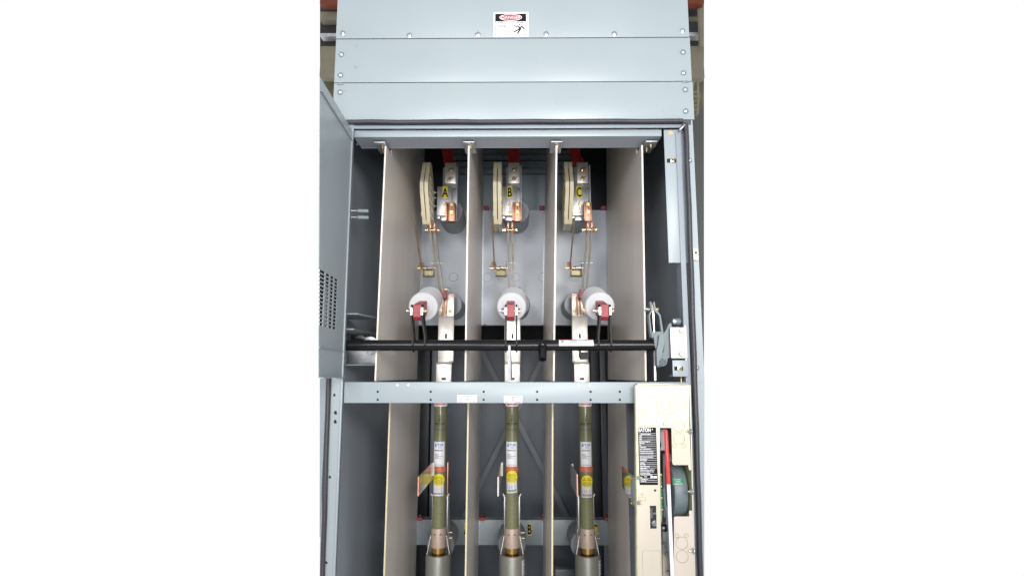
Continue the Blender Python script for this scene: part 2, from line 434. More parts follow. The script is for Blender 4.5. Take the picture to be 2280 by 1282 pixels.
# lower rail
rz0, rz1 = zz(1213, PY), zz(1156, PY)
m_ = MB(); m_.box(XL + .02, XR - .02, PY, PY + .004, rz0, rz1, PAINT, .003)
m_.box(XL + .02, XR - .02, PY + .0042, PY + .05, rz1 - .004, rz1 - .001, PAINTD)
lr = m_.build('lower_rail', cab)
for px in (935, 1074, 1210, 1350):
    x, z = at(px, 1152, PY - .02); m_ = MB(); m_.box(x - .008, x + .010, PY - .034, PY + .004, z - .006, z + .003, PINK, .001)
    m_.cyl((x - .002, PY - .012, z + .003), (x - .002, PY - .012, z + .010), .0035, GOLD, 8); m_.build('edge_clip', lr)
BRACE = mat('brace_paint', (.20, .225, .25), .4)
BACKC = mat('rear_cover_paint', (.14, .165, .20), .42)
# back structure: braces, uprights, upper back shelf rails
BY = 1.27
for a, b in (((1066, 770), (1275, 1172)), ((1222, 770), (1022, 1172))):
    A, B = Vector(P3(*a, BY)), Vector(P3(*b, BY)); d = (B - A).normalized(); n_ = Vector((d.z, 0, -d.x))
    if b[0] < 1100: A.y += .012; B.y += .012
    MB().bar(A, B, n_ * .011, Vector((0, .002, 0)), BRACE).build('cross_brace', cab)
for px in (958, 1336):
    x = at(px, 960, BY)[0]
    m_ = MB(); m_.box(x - .042, x - .003, BY - .03, BY + .02, ZB + .01, 2.0, DARK, .002); m_.box(x + .003, x + .028, BY - .015, BY + .02, ZB + .01, 2.0, PAINTD, .002)
    m_.build('rear_upright', cab)
    for py in (915, 1055, 1066):
        pass
MB().box(at(965, 900, 1.33)[0], at(1318, 900, 1.33)[0], 1.325, 1.33, ZB + .02, zz(766, 1.33), BACKC).build('rear_cover', cab)
MB().box(XL + .01, XR - .01, 1.20, 1.204, zz(765, 1.2) , zz(718, 1.2), BLACKG).build('rear_gap_shade', cab)  # black sheet put in for the darkness of the rear gap
RAILS = mat('rear_rail_paint', (.56, .67, .74), .4)
m_ = MB(); m_.box(-.30, .27, 1.10, 1.104, zz(520, 1.1), zz(389, 1.1), RAILS)
m_.box(-.30, .27, 1.11, 1.114, zz(387, 1.11), zz(372, 1.11), RAILS, .002)
m_.box(-.30, .27, 1.08, 1.10, zz(370, 1.08), zz(359, 1.08), RAILS, .002)
m_.box(-.30, .27, 1.12, 1.124, zz(357, 1.12), zz(345, 1.12), RAILS, .002)
m_.box(-.30, .27, 1.06, 1.09, zz(341, 1.06), zz(332, 1.06), PAINTD, .002)
m_.build('upper_rear_rails', cab)
m_ = MB(); m_.box(at(1236, 1260, 1.1)[0], at(1278, 1260, 1.1)[0], 1.08, 1.13, zz(1290, 1.1), zz(1263, 1.1), PAINTD, .002)
m_.build('rear_foot_box', cab)
# left interior: pins, shelf plates, bearing bracket of the shaft
for py in (469.5, 484):
    a = Vector(P3(786, py, .10)); b = Vector(P3(821, py + .5, .10))
    m_ = MB(); m_.cyl(a - Vector((.03, 0, 0)), (a.x + .012, .10, a.z), .0030, GALV, 14)
    m_.cyl((a.x + .012, .10, a.z), b, .0050, WHITEP if 0 else PAINT, 16, bev=.0025); m_.build('pin', cab)
def shelf(px0, px1, py0, py1, Y0, Y1, t, m):
    z = zz(py0, Y0, px0); xa = at(px0, py0, Y0)[0]; xb = at(px1, py0, Y0)[0]; xc = at(px1, py1, Y1)[0]
    MB().prism([(-.497, Y0, z), (xb, Y0, z), (xb + .03, Y1, z), (-.497, Y1, z)], (0, 0, -t), m).build('shelf_plate', cab)
shelf(770, 796, 697, 709, .05, .20, .0035, PAINT)
shelf(770, 788, 731, 748, .05, .33, .0035, GALV)
m_ = MB(); za = zz(814, .22, 800); m_.box(-.497, -.378, .22, .224, za, za + .055, GALV, .001); m_.box(-.497, -.378, .16, .2195, za, za + .003, PAINT)
m_.build('bearing_bracket', cab)
# right interior details
x, z = at(1478, 477, .62); m_ = MB(); m_.box(x - .02, x + .03, .62, .64, z, z + .003, GOLD); m_.box(x - .015, x + .03, .62, .64, z - .028, z - .02, GRNZ); m_.build('latch_bar', cab)

# ---- the door, swung open at the left
dx0 = -.4475
zt, zbm = zz(291, 0, 785), 1.4435
def door_edge(z):   # free edge
    return -.297 + (zt - z) / (zt - zbm) * .097
rows = []
vz0, vz1 = None, None
m_ = MB()
# vent grid: real openings through the sheet
def proj(x, y, z):
    d = [x - CAM[0], y - CAM[1], z - CAM[2]]
    r, u, w_ = [sum(a * b for a, b in zip(v, d)) for v in (_rt, _up, _fw)]
    return 1140 + F * r / w_, 641 - F * u / w_
vtop = 1.684; vbot = 1.557; nrow = 14
ys = [-.032]
cell = .0365
cols = []
y_ = -.080
for k in range(4):
    cols.append((y_ - .0275, y_)); y_ -= cell
zr = []
hh = (vtop - vbot) / nrow
for k in range(nrow):
    zr.append((vtop - k * hh - hh * .66, vtop - k * hh))
X0, X1 = dx0 - .002, dx0
def quadbox(y0, y1, z0, z1):
    # thin slab of the door sheet, clipped by the free edge
    e0, e1 = door_edge(z0), door_edge(z1)
    a0, a1 = max(y0, e0), max(y0, e1)
    if a0 >= y1 - 1e-5 and a1 >= y1 - 1e-5: return
    a0 = min(a0, y1 - 1e-4); a1 = min(a1, y1 - 1e-4)
    m_.prism([(X0, a0, z0), (X0, y1, z0), (X0, y1, z1), (X0, a1, z1)], (.002, 0, 0), PAINT)
zcr1 = zz(310, -.05, 770); zcr2 = zz(767, -.03, 765)
ytop = -.005
quadbox(-1, ytop, zt - .02, zt)
quadbox(-1, ytop, vtop + .003, zt - .02)
quadbox(cols[0][1], ytop, vbot - .003, vtop + .003)
zl = vtop + .003
for (z0, z1) in zr:
    if zl > z1 + 1e-5: quadbox(-1, cols[0][1], z1, zl)
    yr = cols[0][1]
    for (c0, c1) in cols:
        if c1 < yr - 1e-5: quadbox(c1, yr, z0, z1)
        yr = c0
    zl = z0
quadbox(-1, cols[0][1], vbot - .003, zl)
quadbox(-1, ytop, zbm, vbot - .003)
door = m_.build('door', cab)
tag(door, 'perforated door leaf standing open')
m_ = MB()  # folded stiffeners of the door
m_.prism([(dx0, door_edge(zt - .03), zt - .03), (dx0, -.006, zt - .03), (dx0, -.006, zt - .031), (dx0, door_edge(zt - .031), zt - .031)], (.004, 0, 0), PAINT)
m_.build('door_fold', door); m_ = MB()
m_.prism([(dx0, door_edge(1.512), 1.512), (dx0, -.006, 1.512), (dx0, -.006, 1.5105), (dx0, door_edge(1.5105), 1.5105)], (.003, 0, 0), PAINT)
m_.build('door_fold', door); m_ = MB()
m_.prism([(dx0, door_edge(zbm), zbm), (dx0, -.006, zbm), (dx0, -.006, zbm + .002), (dx0, door_edge(zbm + .002), zbm + .002)], (.012, 0, 0), PAINT)
m_.build('door_fold', door)
m_ = MB(); m_.box(dx0 - .016, dx0 - .003, -.010, -.0035, zbm, zt, PAINTB); m_.build('hinge_strip', door)
x, y_, z = dx0 - .03, -.12, 0
m_ = MB()   # black sheet added for the darkness seen through the vents
m_.prism([(dx0 - .0062, door_edge(1.55) + .024, 1.55), (dx0 - .0062, -.06, 1.55), (dx0 - .0062, -.06, 1.695), (dx0 - .0062, door_edge(1.695) + .024, 1.695)], (.001, 0, 0), BINK)
m_.build('vent_dark_sheet', door)
m_ = MB(); m_.box(dx0 - .0050, dx0 - .0045, -.165, -.125, 1.562, 1.655, WHITEP)
for k in range(9):
    m_.box(dx0 - .0044, dx0 - .0036, -.163, -.127, 1.566 + k * .0098, 1.5685 + k * .0098, PAINTB)
m_.build('filter_frame', door)
for o in [door] + [c_ for c_ in ALLOBJ() if c_.parent == door]:   # the leaf stands a little wider than square
    for v in o.data.vertices:
        if v.co.y < 0: v.co.x -= v.co.y * .0300

# ------------------------------------------------------------------ danger sign
x0, z1 = at(1099, 28, -.007); x1, z0 = at(1177, 83.5, -.007)
w_, h_ = x1 - x0, z1 - z0; yS = -.0068
sign = thing('danger_sign', ((x0 + x1) / 2, yS, z0), 'white sticker with DANGER in a red oval and a falling figure, on the top panel', 'sign')
MB().box(x0, x1, yS - .0004, yS, z0, z1, WLAB).build('sticker', sign)
def sp(u, v): return (x0 + (u - 165) / 1435 * w_, z1 - (v - 135) / 1035 * h_)
m_ = MB(); a = sp(235, 205); b = sp(1500, 520); m_.box(a[0], b[0], yS - .0008, yS - .0005, b[1], a[1], BINK)
for (u0, v0, u1, v1) in ((235, 520, 252, 1085), (1488, 520, 1508, 1075), (235, 1068, 1508, 1085)):
    a = sp(u0, v0); b = sp(u1, v1); m_.box(a[0], b[0], yS - .0008, yS - .0005, b[1], a[1], GINK)
m_.build('border', sign)
def ellipse(u, v, ru, rv, y, m, name):
    c = sp(u, v); rx = ru / 1435 * w_; rz = rv / 1035 * h_
    m_ = MB(); m_.prism([(c[0] + rx * math.cos(t * math.pi / 24), y, c[1] + rz * math.sin(t * math.pi / 24)) for t in range(48)], (0, .0002, 0), m)
    return m_.build(name, sign)
ellipse(868, 362, 462, 142, yS - .0012, WLAB, 'oval_rim'); ellipse(868, 362, 430, 115, yS - .0016, REDI, 'oval')
c = sp(873, 425); text('lettering', 'DANGER', c[0], yS - .002, c[1], .0122, WLAB, sign, sx=1.10, bold=.00012)
m_ = MB()
def tl(u0, v, u1, m, th=13):
    u = u0
    while u < u1:
        L = random.uniform(30, 110); e = min(u + L, u1)
        a = sp(u, v - th); b = sp(e, v + th); m_.box(a[0], b[0], yS - .0008, yS - .0005, b[1], a[1], m); u = e + 16
tl(345, 572, 600, GINK, 15); tl(650, 570, 1060, LINK, 16); tl(1115, 568, 1390, GINK, 13)
for v, u1 in ((685, 740), (740, 705), (795, 650)): tl(335, v, u1, GINK, 11)
for v, u1 in ((885, 780), (940, 745), (990, 740)): tl(330, v, u1, LINK, 9)
m_.build('small_print', sign)
def figure(mb, f, s, y, m):
    """falling man pictogram; f maps drawing units to x,z"""
    def seg(a, b, r): 
        a = f(*a); b = f(*b); mb.cyl((a[0], y, a[1]), (b[0], y, b[1]), r * s * 1.35, m, 8)
    c = f(1242, 655); mb.cyl((c[0], y - .0002, c[1]), (c[0], y + .0002, c[1]), 30 * s, m, 16)
    seg((1205, 735), (1225, 830), 20); seg((1275, 760), (1262, 830), 18); seg((1215, 800), (1290, 810), 22)
    seg((1225, 840), (1000, 950), 18); seg((1275, 830), (1140, 1030), 20)
    seg((1285, 705), (1430, 835), 17); seg((1190, 715), (1050, 718), 14); seg((1050, 718), (1020, 668), 10); seg((1020, 668), (945, 672), 9)
m_ = MB(); figure(m_, sp, w_ / 1435, yS - .0006, BINK); m_.build('pictogram', sign)

# ------------------------------------------------------------------ barriers
ZBT = 2.36
def barrier(name, xt, xb, y0, y1, z0, z1, notch, label, group, ledge):
    t = .0022
    root = thing(name, ((xt + xb) / 2, y0, z0), label, 'insulating barrier', group)
    m_ = MB()
    if notch:
        prof = [(y0 + .0006, z0), (y1, z0), (y1, z1), (.15, z1), (.118, zh0 - .011), (y0 + .0006, zh0 - .011)]
    else:
        prof = [(y0 + .0006, z0), (y1, z0), (y1, z1), (y0 + .0006, z1)]
    zr_ = (z1 - z0)
    f = lambda z: xb + (xt - xb) * (z - z0) / zr_
    m_.prism([(f(z) - t, y, z) for y, z in prof], (2 * t, 0, 0), BARR)
    m_.build('sheet', root)
    m_ = MB(); zt_ = zh0 - .011 if notch else z1
    m_ = MB(); m_.prism([(f(z0) - t, y0, z0), (f(z0) + t, y0, z0), (f(zt_) + t, y0, zt_), (f(zt_) - t, y0, zt_)], (0, .0005, 0), ledge)
    m_.build('front_edge', root)
    return root
ups = []
for (ptop, pbot, lab) in (((858, 335), (835.5, 845), 'tall beige fibreglass barrier sheet furthest left in the upper compartment, beside the door'),
                     ((1043.5, 340), (1036, 845), 'upper beige barrier sheet between the A and B phases'),
                     ((1239, 340), (1233, 845), 'upper beige barrier sheet between the B and C phases'),
                     ((1430, 340), (1438, 845), 'upper beige barrier sheet right of the C phase, before the cast grey crank')):
    y0 = .048
    xt = at(*ptop, y0)[0]; xb = at(*pbot, y0)[0]
    zt2 = zz(ptop[1], y0, ptop[0]); zb2 = zb1 + .002
    xtt = xb + (xt - xb) * (ZBT - zb2) / (zt2 - zb2)
    ups.append(barrier('phase_barrier', xtt, xb, y0, PY - .035, zb2, ZBT, True, lab, 'upper phase barrier sheets', BARRE))
LEDG = mat('cut_edge_yellow', (.66, .58, .37), .5, var=.08, vscale=60)
for (ptop, pbot, lab) in (((868, 905), (855, 1282), 'lower barrier sheet furthest left, beside the empty dark side bay'),
                     ((1042.5, 905), (1036.5, 1282), 'lower barrier sheet between the A and B fuses'),
                     ((1230.5, 905), (1229.5, 1282), 'lower barrier sheet between the B and C fuses'),
                     ((1417, 905), (1421, 1282), 'lower barrier sheet right of the C fuse, reaching behind the yellow zinc mechanism plate')):
    y0 = .17
    xt = at(*ptop, y0)[0]; xb = at(*pbot, y0)[0]; za, zb2 = zz(ptop[1], y0), zz(pbot[1], y0)
    sl = (xt - xb) / (za - zb2); z1_ = zb0 - .002
    barrier('phase_barrier', xt + sl * (z1_ - za), xb + sl * (ZB + .01 - zb2), y0, PY - .035, ZB + .01, z1_, False, lab, 'lower phase barrier sheets', LEDG)

# ------------------------------------------------------------------ phases
XA, XB_, XC = -.257, -.018, .227
PHX = [XA, XB_, XC]
SHY = .028; SHZ, SHR = at(1140, 768.5, SHY)[1], .0142
# ribbed post insulator, axis along -Y (towards the front)
def ribbed(mb, o, ax, L, r, m, n=8, rc=None, cap=.012, r2=None):
    rc = rc or r * .86; r2 = r2 or r
    prof = [(0, r * .9), (.002, r), (cap, r), (cap + .002, rc)]
    a, b = cap + .003, L - cap - .003
    for k in range(n):
        t0 = a + (b - a) * k / n; dt = (b - a) / n
        rr = r + (r2 - r) * k / n
        prof += [(t0 + dt * .1, rr * .86), (t0 + dt * .3, rr * .985), (t0 + dt * .65, rr * .985), (t0 + dt * .95, rr * .86)]
    prof += [(L - cap - .002, r2 * .9), (L - cap, r2), (L - .003, r2), (L, r2 * .94)]
    mb.lathe(o, ax, prof, m, 48)
names = ('A', 'B', 'C')
# upper insulators
uz = zz(495, PY)
def ins_thing(x, z, L, r, label, group, y=PY - .0005):
    root = thing('post_insulator', (x, y, z), label, 'insulator', group)
    m_ = MB(); ribbed(m_, (x, y, z), (0, -1, 0), L, r, EPOXY, 9); m_.build('ribbed_body', root)
    m_ = MB(); m_.lathe((x, y - L - .0005, z), (0, -1, 0), [(0, r * .5), (.003, r * .5)], EPOXY, 24); m_.build('end_cap', root)
    return root
ui = ins_thing(XA + .012, uz, .165, .0475, 'round grey ribbed insulator behind the A labelled terminal, upper left', 'grey post insulators')
copy_thing(ui, (XB_ - XA + .004, 0, 0), 'round grey ribbed insulator behind the B labelled terminal, upper middle')
copy_thing(ui, (XC - XA - .014, 0, 0), 'round grey ribbed insulator behind the C labelled terminal, upper right')
mz = zz(688, PY)
mi_ = ins_thing(XA + .018, mz, .150, .042, 'grey ribbed insulator half hidden behind the A phase silver plated bar', 'grey post insulators')
copy_thing(mi_, (XB_ - XA + .004, 0, 0), 'grey ribbed insulator almost hidden behind the middle white drum')
copy_thing(mi_, (XC - XA - .036, 0, 0), 'grey ribbed insulator behind the C phase bar, its left half showing')
lz = zz(1186, PY)
li = ins_thing(XA - .003, lz, .150, .047, 'grey ribbed insulator at bottom left, behind the left fuse holder', 'grey post insulators')
copy_thing(li, (XB_ - XA + .002, 0, 0), 'grey ribbed insulator at the bottom middle, behind the middle fuse holder')
copy_thing(li, (XC - XA + .002, 0, 0), 'grey ribbed insulator at bottom right, left of the right fuse holder')

# line terminal assembly (plates, bolts, copper jaw, red bus)
def terminal(x):
    t = thing('line_terminal', (x, .55, zz(490, .55)), '', 'terminal', 'upper line terminals')
    Y = .545
    def R(m, px0, py0, px1, py1, y, d, mt, bev=.0008):   # measured on the B phase, shifted to x
        a = at(px0, py0, y); b = at(px1, py1, y); s = x - XB_
        m.box(a[0] + s, b[0] + s, y, y + d, b[1], a[1], mt, bev)
    m_ = MB(); R(m_, 1127, 372, 1161, 491, Y, .005, GALV); a = at(1161, 372, Y); b = at(1161, 491, Y)
    s = x - XB_; m_.box(a[0] + s - .003, a[0] + s, Y - .02, Y - .0002, b[1], a[1], GALV)
    m_.build('back_plate', t)
    m_ = MB(); R(m_, 1117, 415, 1150, 480, Y - .030, .004, GALV); R(m_, 1117, 480.5, 1124, 486, Y - .03, .02, GALV); R(m_, 1125, 478, 1150, 491, Y - .022, .004, ZINC)
    m_.build('front_plate', t)
    m_ = MB(); R(m_, 1132, 362, 1157, 408, Y - .012, .006, SILV); m_.build('bus_tab', t)
    for py in (378, 398):
        m_ = MB(); p = Vector(P3(1144.5, py, Y - .0125)); p.x += s; hexbolt(m_, p, (0, -1, 0), .0052, .004, GOLD)
        m_.bar(p + Vector((-.013, -.0006, -.008)), p + Vector((.013, -.0006, .008)), (0, 0, .0009), (0, .0002, 0), BINK); m_.build('bolt', t)
    m_ = MB(); R(m_, 1142, 450, 1158.5, 492, Y - .060, .004, COPPER); R(m_, 1141, 449, 1143.5, 490, Y - .09, .03, COPPER)
    R(m_, 1158.5, 451, 1160, 492, Y - .06, .035, COPPER)
    m_.build('copper_jaw', t)
    for px, py, yy in ((1135, 456, Y - .0305), (1134.5, 472.5, Y - .0305), (1152, 455, Y - .0605), (1152, 472, Y - .0605)):
        m_ = MB(); p = Vector(P3(px, py, yy)); p.x += s; hexbolt(m_, p, (0, -1, 0), .0042, .003, GOLD)
        m_.bar(p + Vector((.0, -.0008, -.0135)), p + Vector((.001, -.0008, .0135)), (.0007, 0, 0), (0, .0002, 0), BINK)
        m_.build('bolt', t)
    m_ = MB()
    for px, py in ((1156, 420),): R(m_, px - 4, py - 1, px + 3, py + .5, Y - .0306 if py > 400 else Y - .0125, .0005, GINK, 0)
    m_.build('pen_mark', t)
    return t
t0 = terminal(XB_)
t0.name = 'line_terminal'
DXU = {0: XA - XB_ + .009, 2: XC - XB_ + .002}
tA = copy_thing(t0, (DXU[0], 0, 0), 'A phase line terminal, steel plates and copper jaw below a red bus bar')
tC = copy_thing(t0, (DXU[2], 0, 0), 'C phase line terminal, steel plates and copper jaw below a kinked red bus bar')
t0['label'] = 'B phase line terminal, steel plates and copper jaw below a straight red bus bar'
def phase_label(px0, py0, px1, py1, Y, ch, parent=None, lab=None, s=0):
    a = at(px0, py0, Y); b = at(px1, py1, Y)
    m_ = MB(); m_.box(a[0] + s, b[0] + s, Y, Y + .0005, b[1], a[1], YLAB); o = m_.build('letter_sticker', parent)
    if lab: tag(o, lab)
    h = a[1] - b[1]
    text('letter', ch, (a[0] + b[0]) / 2 + s, Y - .0003, b[1] + h * .115, h * 1.10, BINK, o, sx=.62 if ch != 'C' else .56, bold=h * .028)
    return o
Yl = .5145
phase_label(1129, 415, 1140.5, 441, Yl - .0004, 'B', t0)
phase_label(1129 , 415, 1140.5, 441, Yl - .0004, 'A', tA, None, DXU[0])
phase_label(1129 , 415, 1140.5, 441, Yl - .0004, 'C', tC, None, DXU[2])
# red insulated bus bars (rise behind the header)
for k, (pts, lab) in enumerate(((((974, 320), (1001, 320), (1012, 368), (988, 366)), 'leaning dark red insulated bus bar above the A terminal'),
                    (((1129, 320), (1157, 320), (1157, 366), (1130, 365)), 'straight dark red insulated bus bar above the B terminal'),
                    (((1262, 320), (1288, 320), (1293, 349), (1300, 354), (1300, 368), (1275, 368), (1275, 355), (1268, 345)), 'kinked dark red insulated bus bar above the C terminal'))):
    yb = .56
    q = [P3(*p, yb) for p in pts]
    up = Vector((0, 0, .12))
    q[0] = tuple(Vector(q[0]) + up + (Vector(q[0]) - Vector(q[-1])) * .6); q[1] = tuple(Vector(q[1]) + up + (Vector(q[1]) - Vector(q[2])) * (.6 if k < 2 else .2))
    o = MB().prism(q, (0, .012, 0), RED).build('bus_bar'); tag(o, lab, 'bus bar', 'red insulated bus bars')

# arc chutes
def chute(x):
    zt_, zm, zb_ = zz(360, .42), zz(412, .38), zz(497, .44)
    t = thing('arc_chute', (x, .54, zb_), '', 'arc chute', 'ivory arc chutes')
    prof = [(.425, zt_), (.375, zm + .01), (.380, zm - .02), (.452, zb_), (.535, zb_ - .004), (.540, zm + .012), (.46, zt_)]
    for sgn in (-1, 1):
        m_ = MB(); x0 = x + sgn * .0015
        m_.prism([(x0, y, z) for y, z in prof], (sgn * .0121, 0, 0), IVORY)
        # raised ribs and pads on the outer side
        xo = x0 + sgn * .0121
        for r_ in range(7):
            for c_ in range(4):
                zc = zm + .035 - r_ * .024; yc = .425 + c_ * .027 + max(0, r_ - 3) * .004
                if zc < zb_ + .01 or zc > zt_ - .01 or (r_ == 0 and c_ > 1): continue
                m_.box(min(xo, xo + sgn * .0018), max(xo, xo + sgn * .0018), yc - .009, yc + .009, zc - .008, zc + .008, IVORY, .0008)
        m_.build('half_shell', t)
    m_ = MB(); m_.prism([(x - .0014, .427, zt_ - .001), (x - .0014, .459, zt_ - .001), (x - .0014, .47, zt_ - .024), (x - .0014, .4195, zt_ - .024)], (.0028, 0, 0), IVORY); m_.build('end_block', t)
    m_ = MB(); m_.prism([(x - .0014, .4535, zb_ + .001), (x - .0014, .53, zb_), (x - .0014, .53, zb_ + .014), (x - .0014, .4445, zb_ + .014)], (.0028, 0, 0), IVORY); m_.build('end_block', t)
    m_ = MB(); m_.prism([(x - .0013, y + .012, min(max(z, zb_ + .016), zt_ - .027)) for y, z in prof[:4]] + [(x - .0013, .52, zb_ + .016), (x - .0013, .52, zt_ - .045)], (.0026, 0, 0), BINK); m_.build('slot_liner', t)
    m_ = MB()
    for dz in (.0, -.03, .02):
        hexbolt(m_, (x + .0155, .525, zm + dz), (1, 0, 0), .003, .004, ZINC)
    m_.build('bolt', t)
    return t
xb_ch = at(1107.5, 430, .41)[0]
c0 = chute(xb_ch); c0['label'] = 'slim ivory arc chute with a dark slot, left of the B terminal, seen edge on'
xa_ch = at(947, 430, .41)[0]; xc_ch = at(1266.5, 430, .41)[0]
copy_thing(c0, (xa_ch - xb_ch, 0, 0), 'ivory arc chute with ribbed side showing, left of the A terminal')
copy_thing(c0, (xc_ch - xb_ch, 0, 0), 'ivory arc chute left of the C terminal, its slot on the right side')

BLADEM = mat('worn_blade', (.62, .57, .48), .32, .75, var=.2, vscale=50, stretch=(1, 1, .3))
# main blades
HY, TY = .50, .37
def blade(xt, xh, lab):
    zt_, zh = zz(512, TY), zz(648, HY)
    t = thing('switch_blade', (xh, HY, zh), lab, 'switch blade', 'open main switch blades')
    for sg in (-1, 1):
        m_ = MB(); A = Vector((xh + sg * .0075, HY, zh)); B = Vector((xt + sg * .0068, TY, zt_))
        m_.bar(A, B, (0, .010, .004), (.0027, 0, 0), BLADEM); m_.build('blade_strip', t)
        m_ = MB(); C = Vector((xt + sg * .0068, TY, zt_))
        m_.lathe(C + Vector((sg * .0, 0, 0)), (sg, 0, 0), [(0, .013), (.004, .012), (.006, .0075), (.008, .006)], COPPER, 16)
        m_.box(C.x - .003, C.x + .003, C.y - .008, C.y + .006, C.z + .004, C.z + .024, COPPER, .001)
        m_.build('contact_tip', t)
    m_ = MB(); c = Vector((xt, TY, zt_))
    m_.cyl(c - Vector((.026, 0, 0)), c + Vector((.022, 0, 0)), .0030, GOLD, 12)
    for q in (-.024, -.017, .018): m_.lathe(c + Vector((q, 0, 0)), (1, 0, 0), [(0, .0058), (.005, .0058)], GOLD if q > -.02 else ZINC, 6, smooth=False)
    m_.build('tip_bolt', t)
    f = .47; c = Vector((xh, HY, zh)).lerp(Vector((xt, TY, zt_)), f)
    m_ = MB(); m_.cyl(c - Vector((.020, 0, 0)), c + Vector((.020, 0, 0)), .0016, ZINC, 10); m_.build('cross_pin', t)
    m_ = MB(); c = Vector((xh, HY - .01, zh)); 
    m_.prism([(c.x - .017, c.y, c.z + .004), (c.x + .017, c.y, c.z + .004), (c.x + .020, c.y, c.z - .025), (c.x - .020, c.y, c.z - .025)], (0, .02, 0), PINK)
    m_.build('drive_link', t)
    m_ = MB(); m_.cyl(c + Vector((.014, -.004, .004)), c + Vector((.030, -.004, .004)), .0030, GOLD, 10)
    m_.lathe(c + Vector((.026, -.004, .004)), (1, 0, 0), [(0, .0055), (.004, .0055)], ZINC, 6, smooth=False); m_.build('link_bolt', t)
    return t
for (a, b, lab) in (((963, 512), (982, 645), 'pair of thin silvery blade strips with copper tips, leaning left, A phase'),
                    ((1136, 512), (1138.5, 645), 'pair of thin upright blade strips with copper tips, B phase'),
                    ((1313, 512), (1301, 645), 'pair of thin blade strips with copper tips, leaning right, C phase')):
    blade(at(*a, TY)[0], at(*b, HY)[0], lab)
ARMM = mat('bronzed_arm', (.30, .20, .13), .36, .6, var=.3, vscale=60)
# quick-break arms with their spring bracket
def arm(a, b, lab, dx):
    Y0, Y1 = .45, .33
    zb_ = zz(606, Y0); xb_ = at(*b, Y0)[0]; A = Vector(P3(*a, Y1)); B = Vector((xb_, Y0, zz(592, Y0)))
    t = thing('quick_break_arm', (xb_ + .02, Y0, zb_), lab, 'arcing arm', 'quick break arms')
    m_ = MB(); m_.prism([A + Vector((-.001, 0, 0)), B + Vector((-.0015, .008, -.01)), B + Vector((-.0015, -.008, -.012)), A + Vector((-.001, -.003, .0))], (.0046, 0, 0), ARMM); m_.build('arm', t)
    c = Vector((xb_, Y0, zz(597, Y0)))
    m_ = MB(); m_.box(c.x + .004, c.x + .042, Y0 - .012, Y0 + .014, c.z - .028, c.z - .0255, GRNZ, .0008)
    m_.box(c.x + .004, c.x + .0065, Y0 - .012, Y0 + .014, c.z - .025, c.z + .012, GRNZ, .0006)
    m_.box(c.x + .0395, c.x + .042, Y0 - .012, Y0 + .014, c.z - .025, c.z + .022, GRNZ, .0006)
    m_.box(c.x + .007, c.x + .039, Y0 + .011, Y0 + .014, c.z - .025, c.z - .002, GRNZ)
    m_.build('yoke', t)
    m_ = MB(); m_.cyl(c + Vector((-.016, -.004, 0)), c + Vector((.050, -.004, 0)), .0026, GOLD, 10)
    for q in (-.012, -.005, .012, .046): m_.lathe(c + Vector((q, -.004, 0)), (1, 0, 0), [(0, .0058), (.005, .0058)], GOLD, 6, smooth=False)
    m_.cyl(c + Vector((-.008, -.006, .014)), c + Vector((.006, -.006, .014)), .0055, COPPER, 8)
    m_.build('pivot_bolt', t)
    m_ = MB(); m_.tube([c + Vector((.018 + k * .0006, -.004 + .0058 * math.cos(k * .9), .0058 * math.sin(k * .9))) for k in range(36)], .0009, ZINC, 6); m_.build('spring', t)
arm((921.5, 490), (939, 590), 'thin pointed arm with green zinc yoke, left of the A blade', 0)
arm((1095, 490), (1100.5, 590), 'thin pointed arm with green zinc yoke, left of the B blade', 0)
arm((1278.5, 486), (1268, 590), 'thin pointed arm with green zinc yoke, left of the C blade, pointing to its terminal', 0)

# white drive insulators with red links
def drive(pf, pr, blk, lab):
    A = Vector(P3(*pf, .125)); B = Vector(P3(*pr, .325)); d = (A - B)
    t = thing('drive_insulator', tuple(B), lab, 'insulator', 'white drive insulators')
    m_ = MB(); ribbed(m_, B, d, d.length, .0413, WHITEP, 9, cap=.014); m_.build('ribbed_drum', t)
    m_ = MB(); m_.lathe(A, d, [(0, .028), (.0012, .027)], WHITEP, 36); m_.build('front_boss', t)
    # red block
    Yf, Yr = .022, .115
    x0, x1 = at(blk[0], 690, Yf)[0], at(blk[0] + 17.5, 690, Yf)[0]
    zt_, zb_ = zz(678.5, Yf), zz(705, Yf)
    zr_ = zz(668, Yr)
    m_ = MB(); m_.prism([(x0, Yf, zt_), (x0, Yf, zb_), (x0, Yf + .012, zb_ - .009), (x0, Yr + .01, zr_ - .04), (x0, Yr + .01, zr_)], (x1 - x0, 0, 0), PINK)
    m_.build('red_link', t)
    if 1130 < pf[0] < 1150:
        m_ = MB()
        for px, py, w_, h_ in ((1124.5, 654, 3, 2), (1124.5, 658.5, 2, 2), (1135, 653, 4.5, 3), (1140.5, 650.5, 3, 2), (1141, 654, 3, 2)):
            q = [Vector(P3(px + a, py + b, .1245)) for a, b in ((-w_ / 2, -h_ / 2), (w_ / 2, -h_ / 2), (w_ / 2, h_ / 2), (-w_ / 2, h_ / 2))]
            m_.prism(q, (0, .006, 0), BINK)
        m_.build('printed_mark', t)
    return t
drive((942.7, 683), (957, 667), (920,), 'white ribbed drum insulator with red link, leftmost, A phase')
drive((1139, 683), (1143, 668), (1128,), 'white ribbed drum insulator with red link in the middle, with small black print on top')
drive((1335.3, 682.5), (1323, 667), (1337.5,), 'white ribbed drum insulator with red link, rightmost, C phase')

NOTCH = mat('notch_shade', (.10, .06, .045), .5)
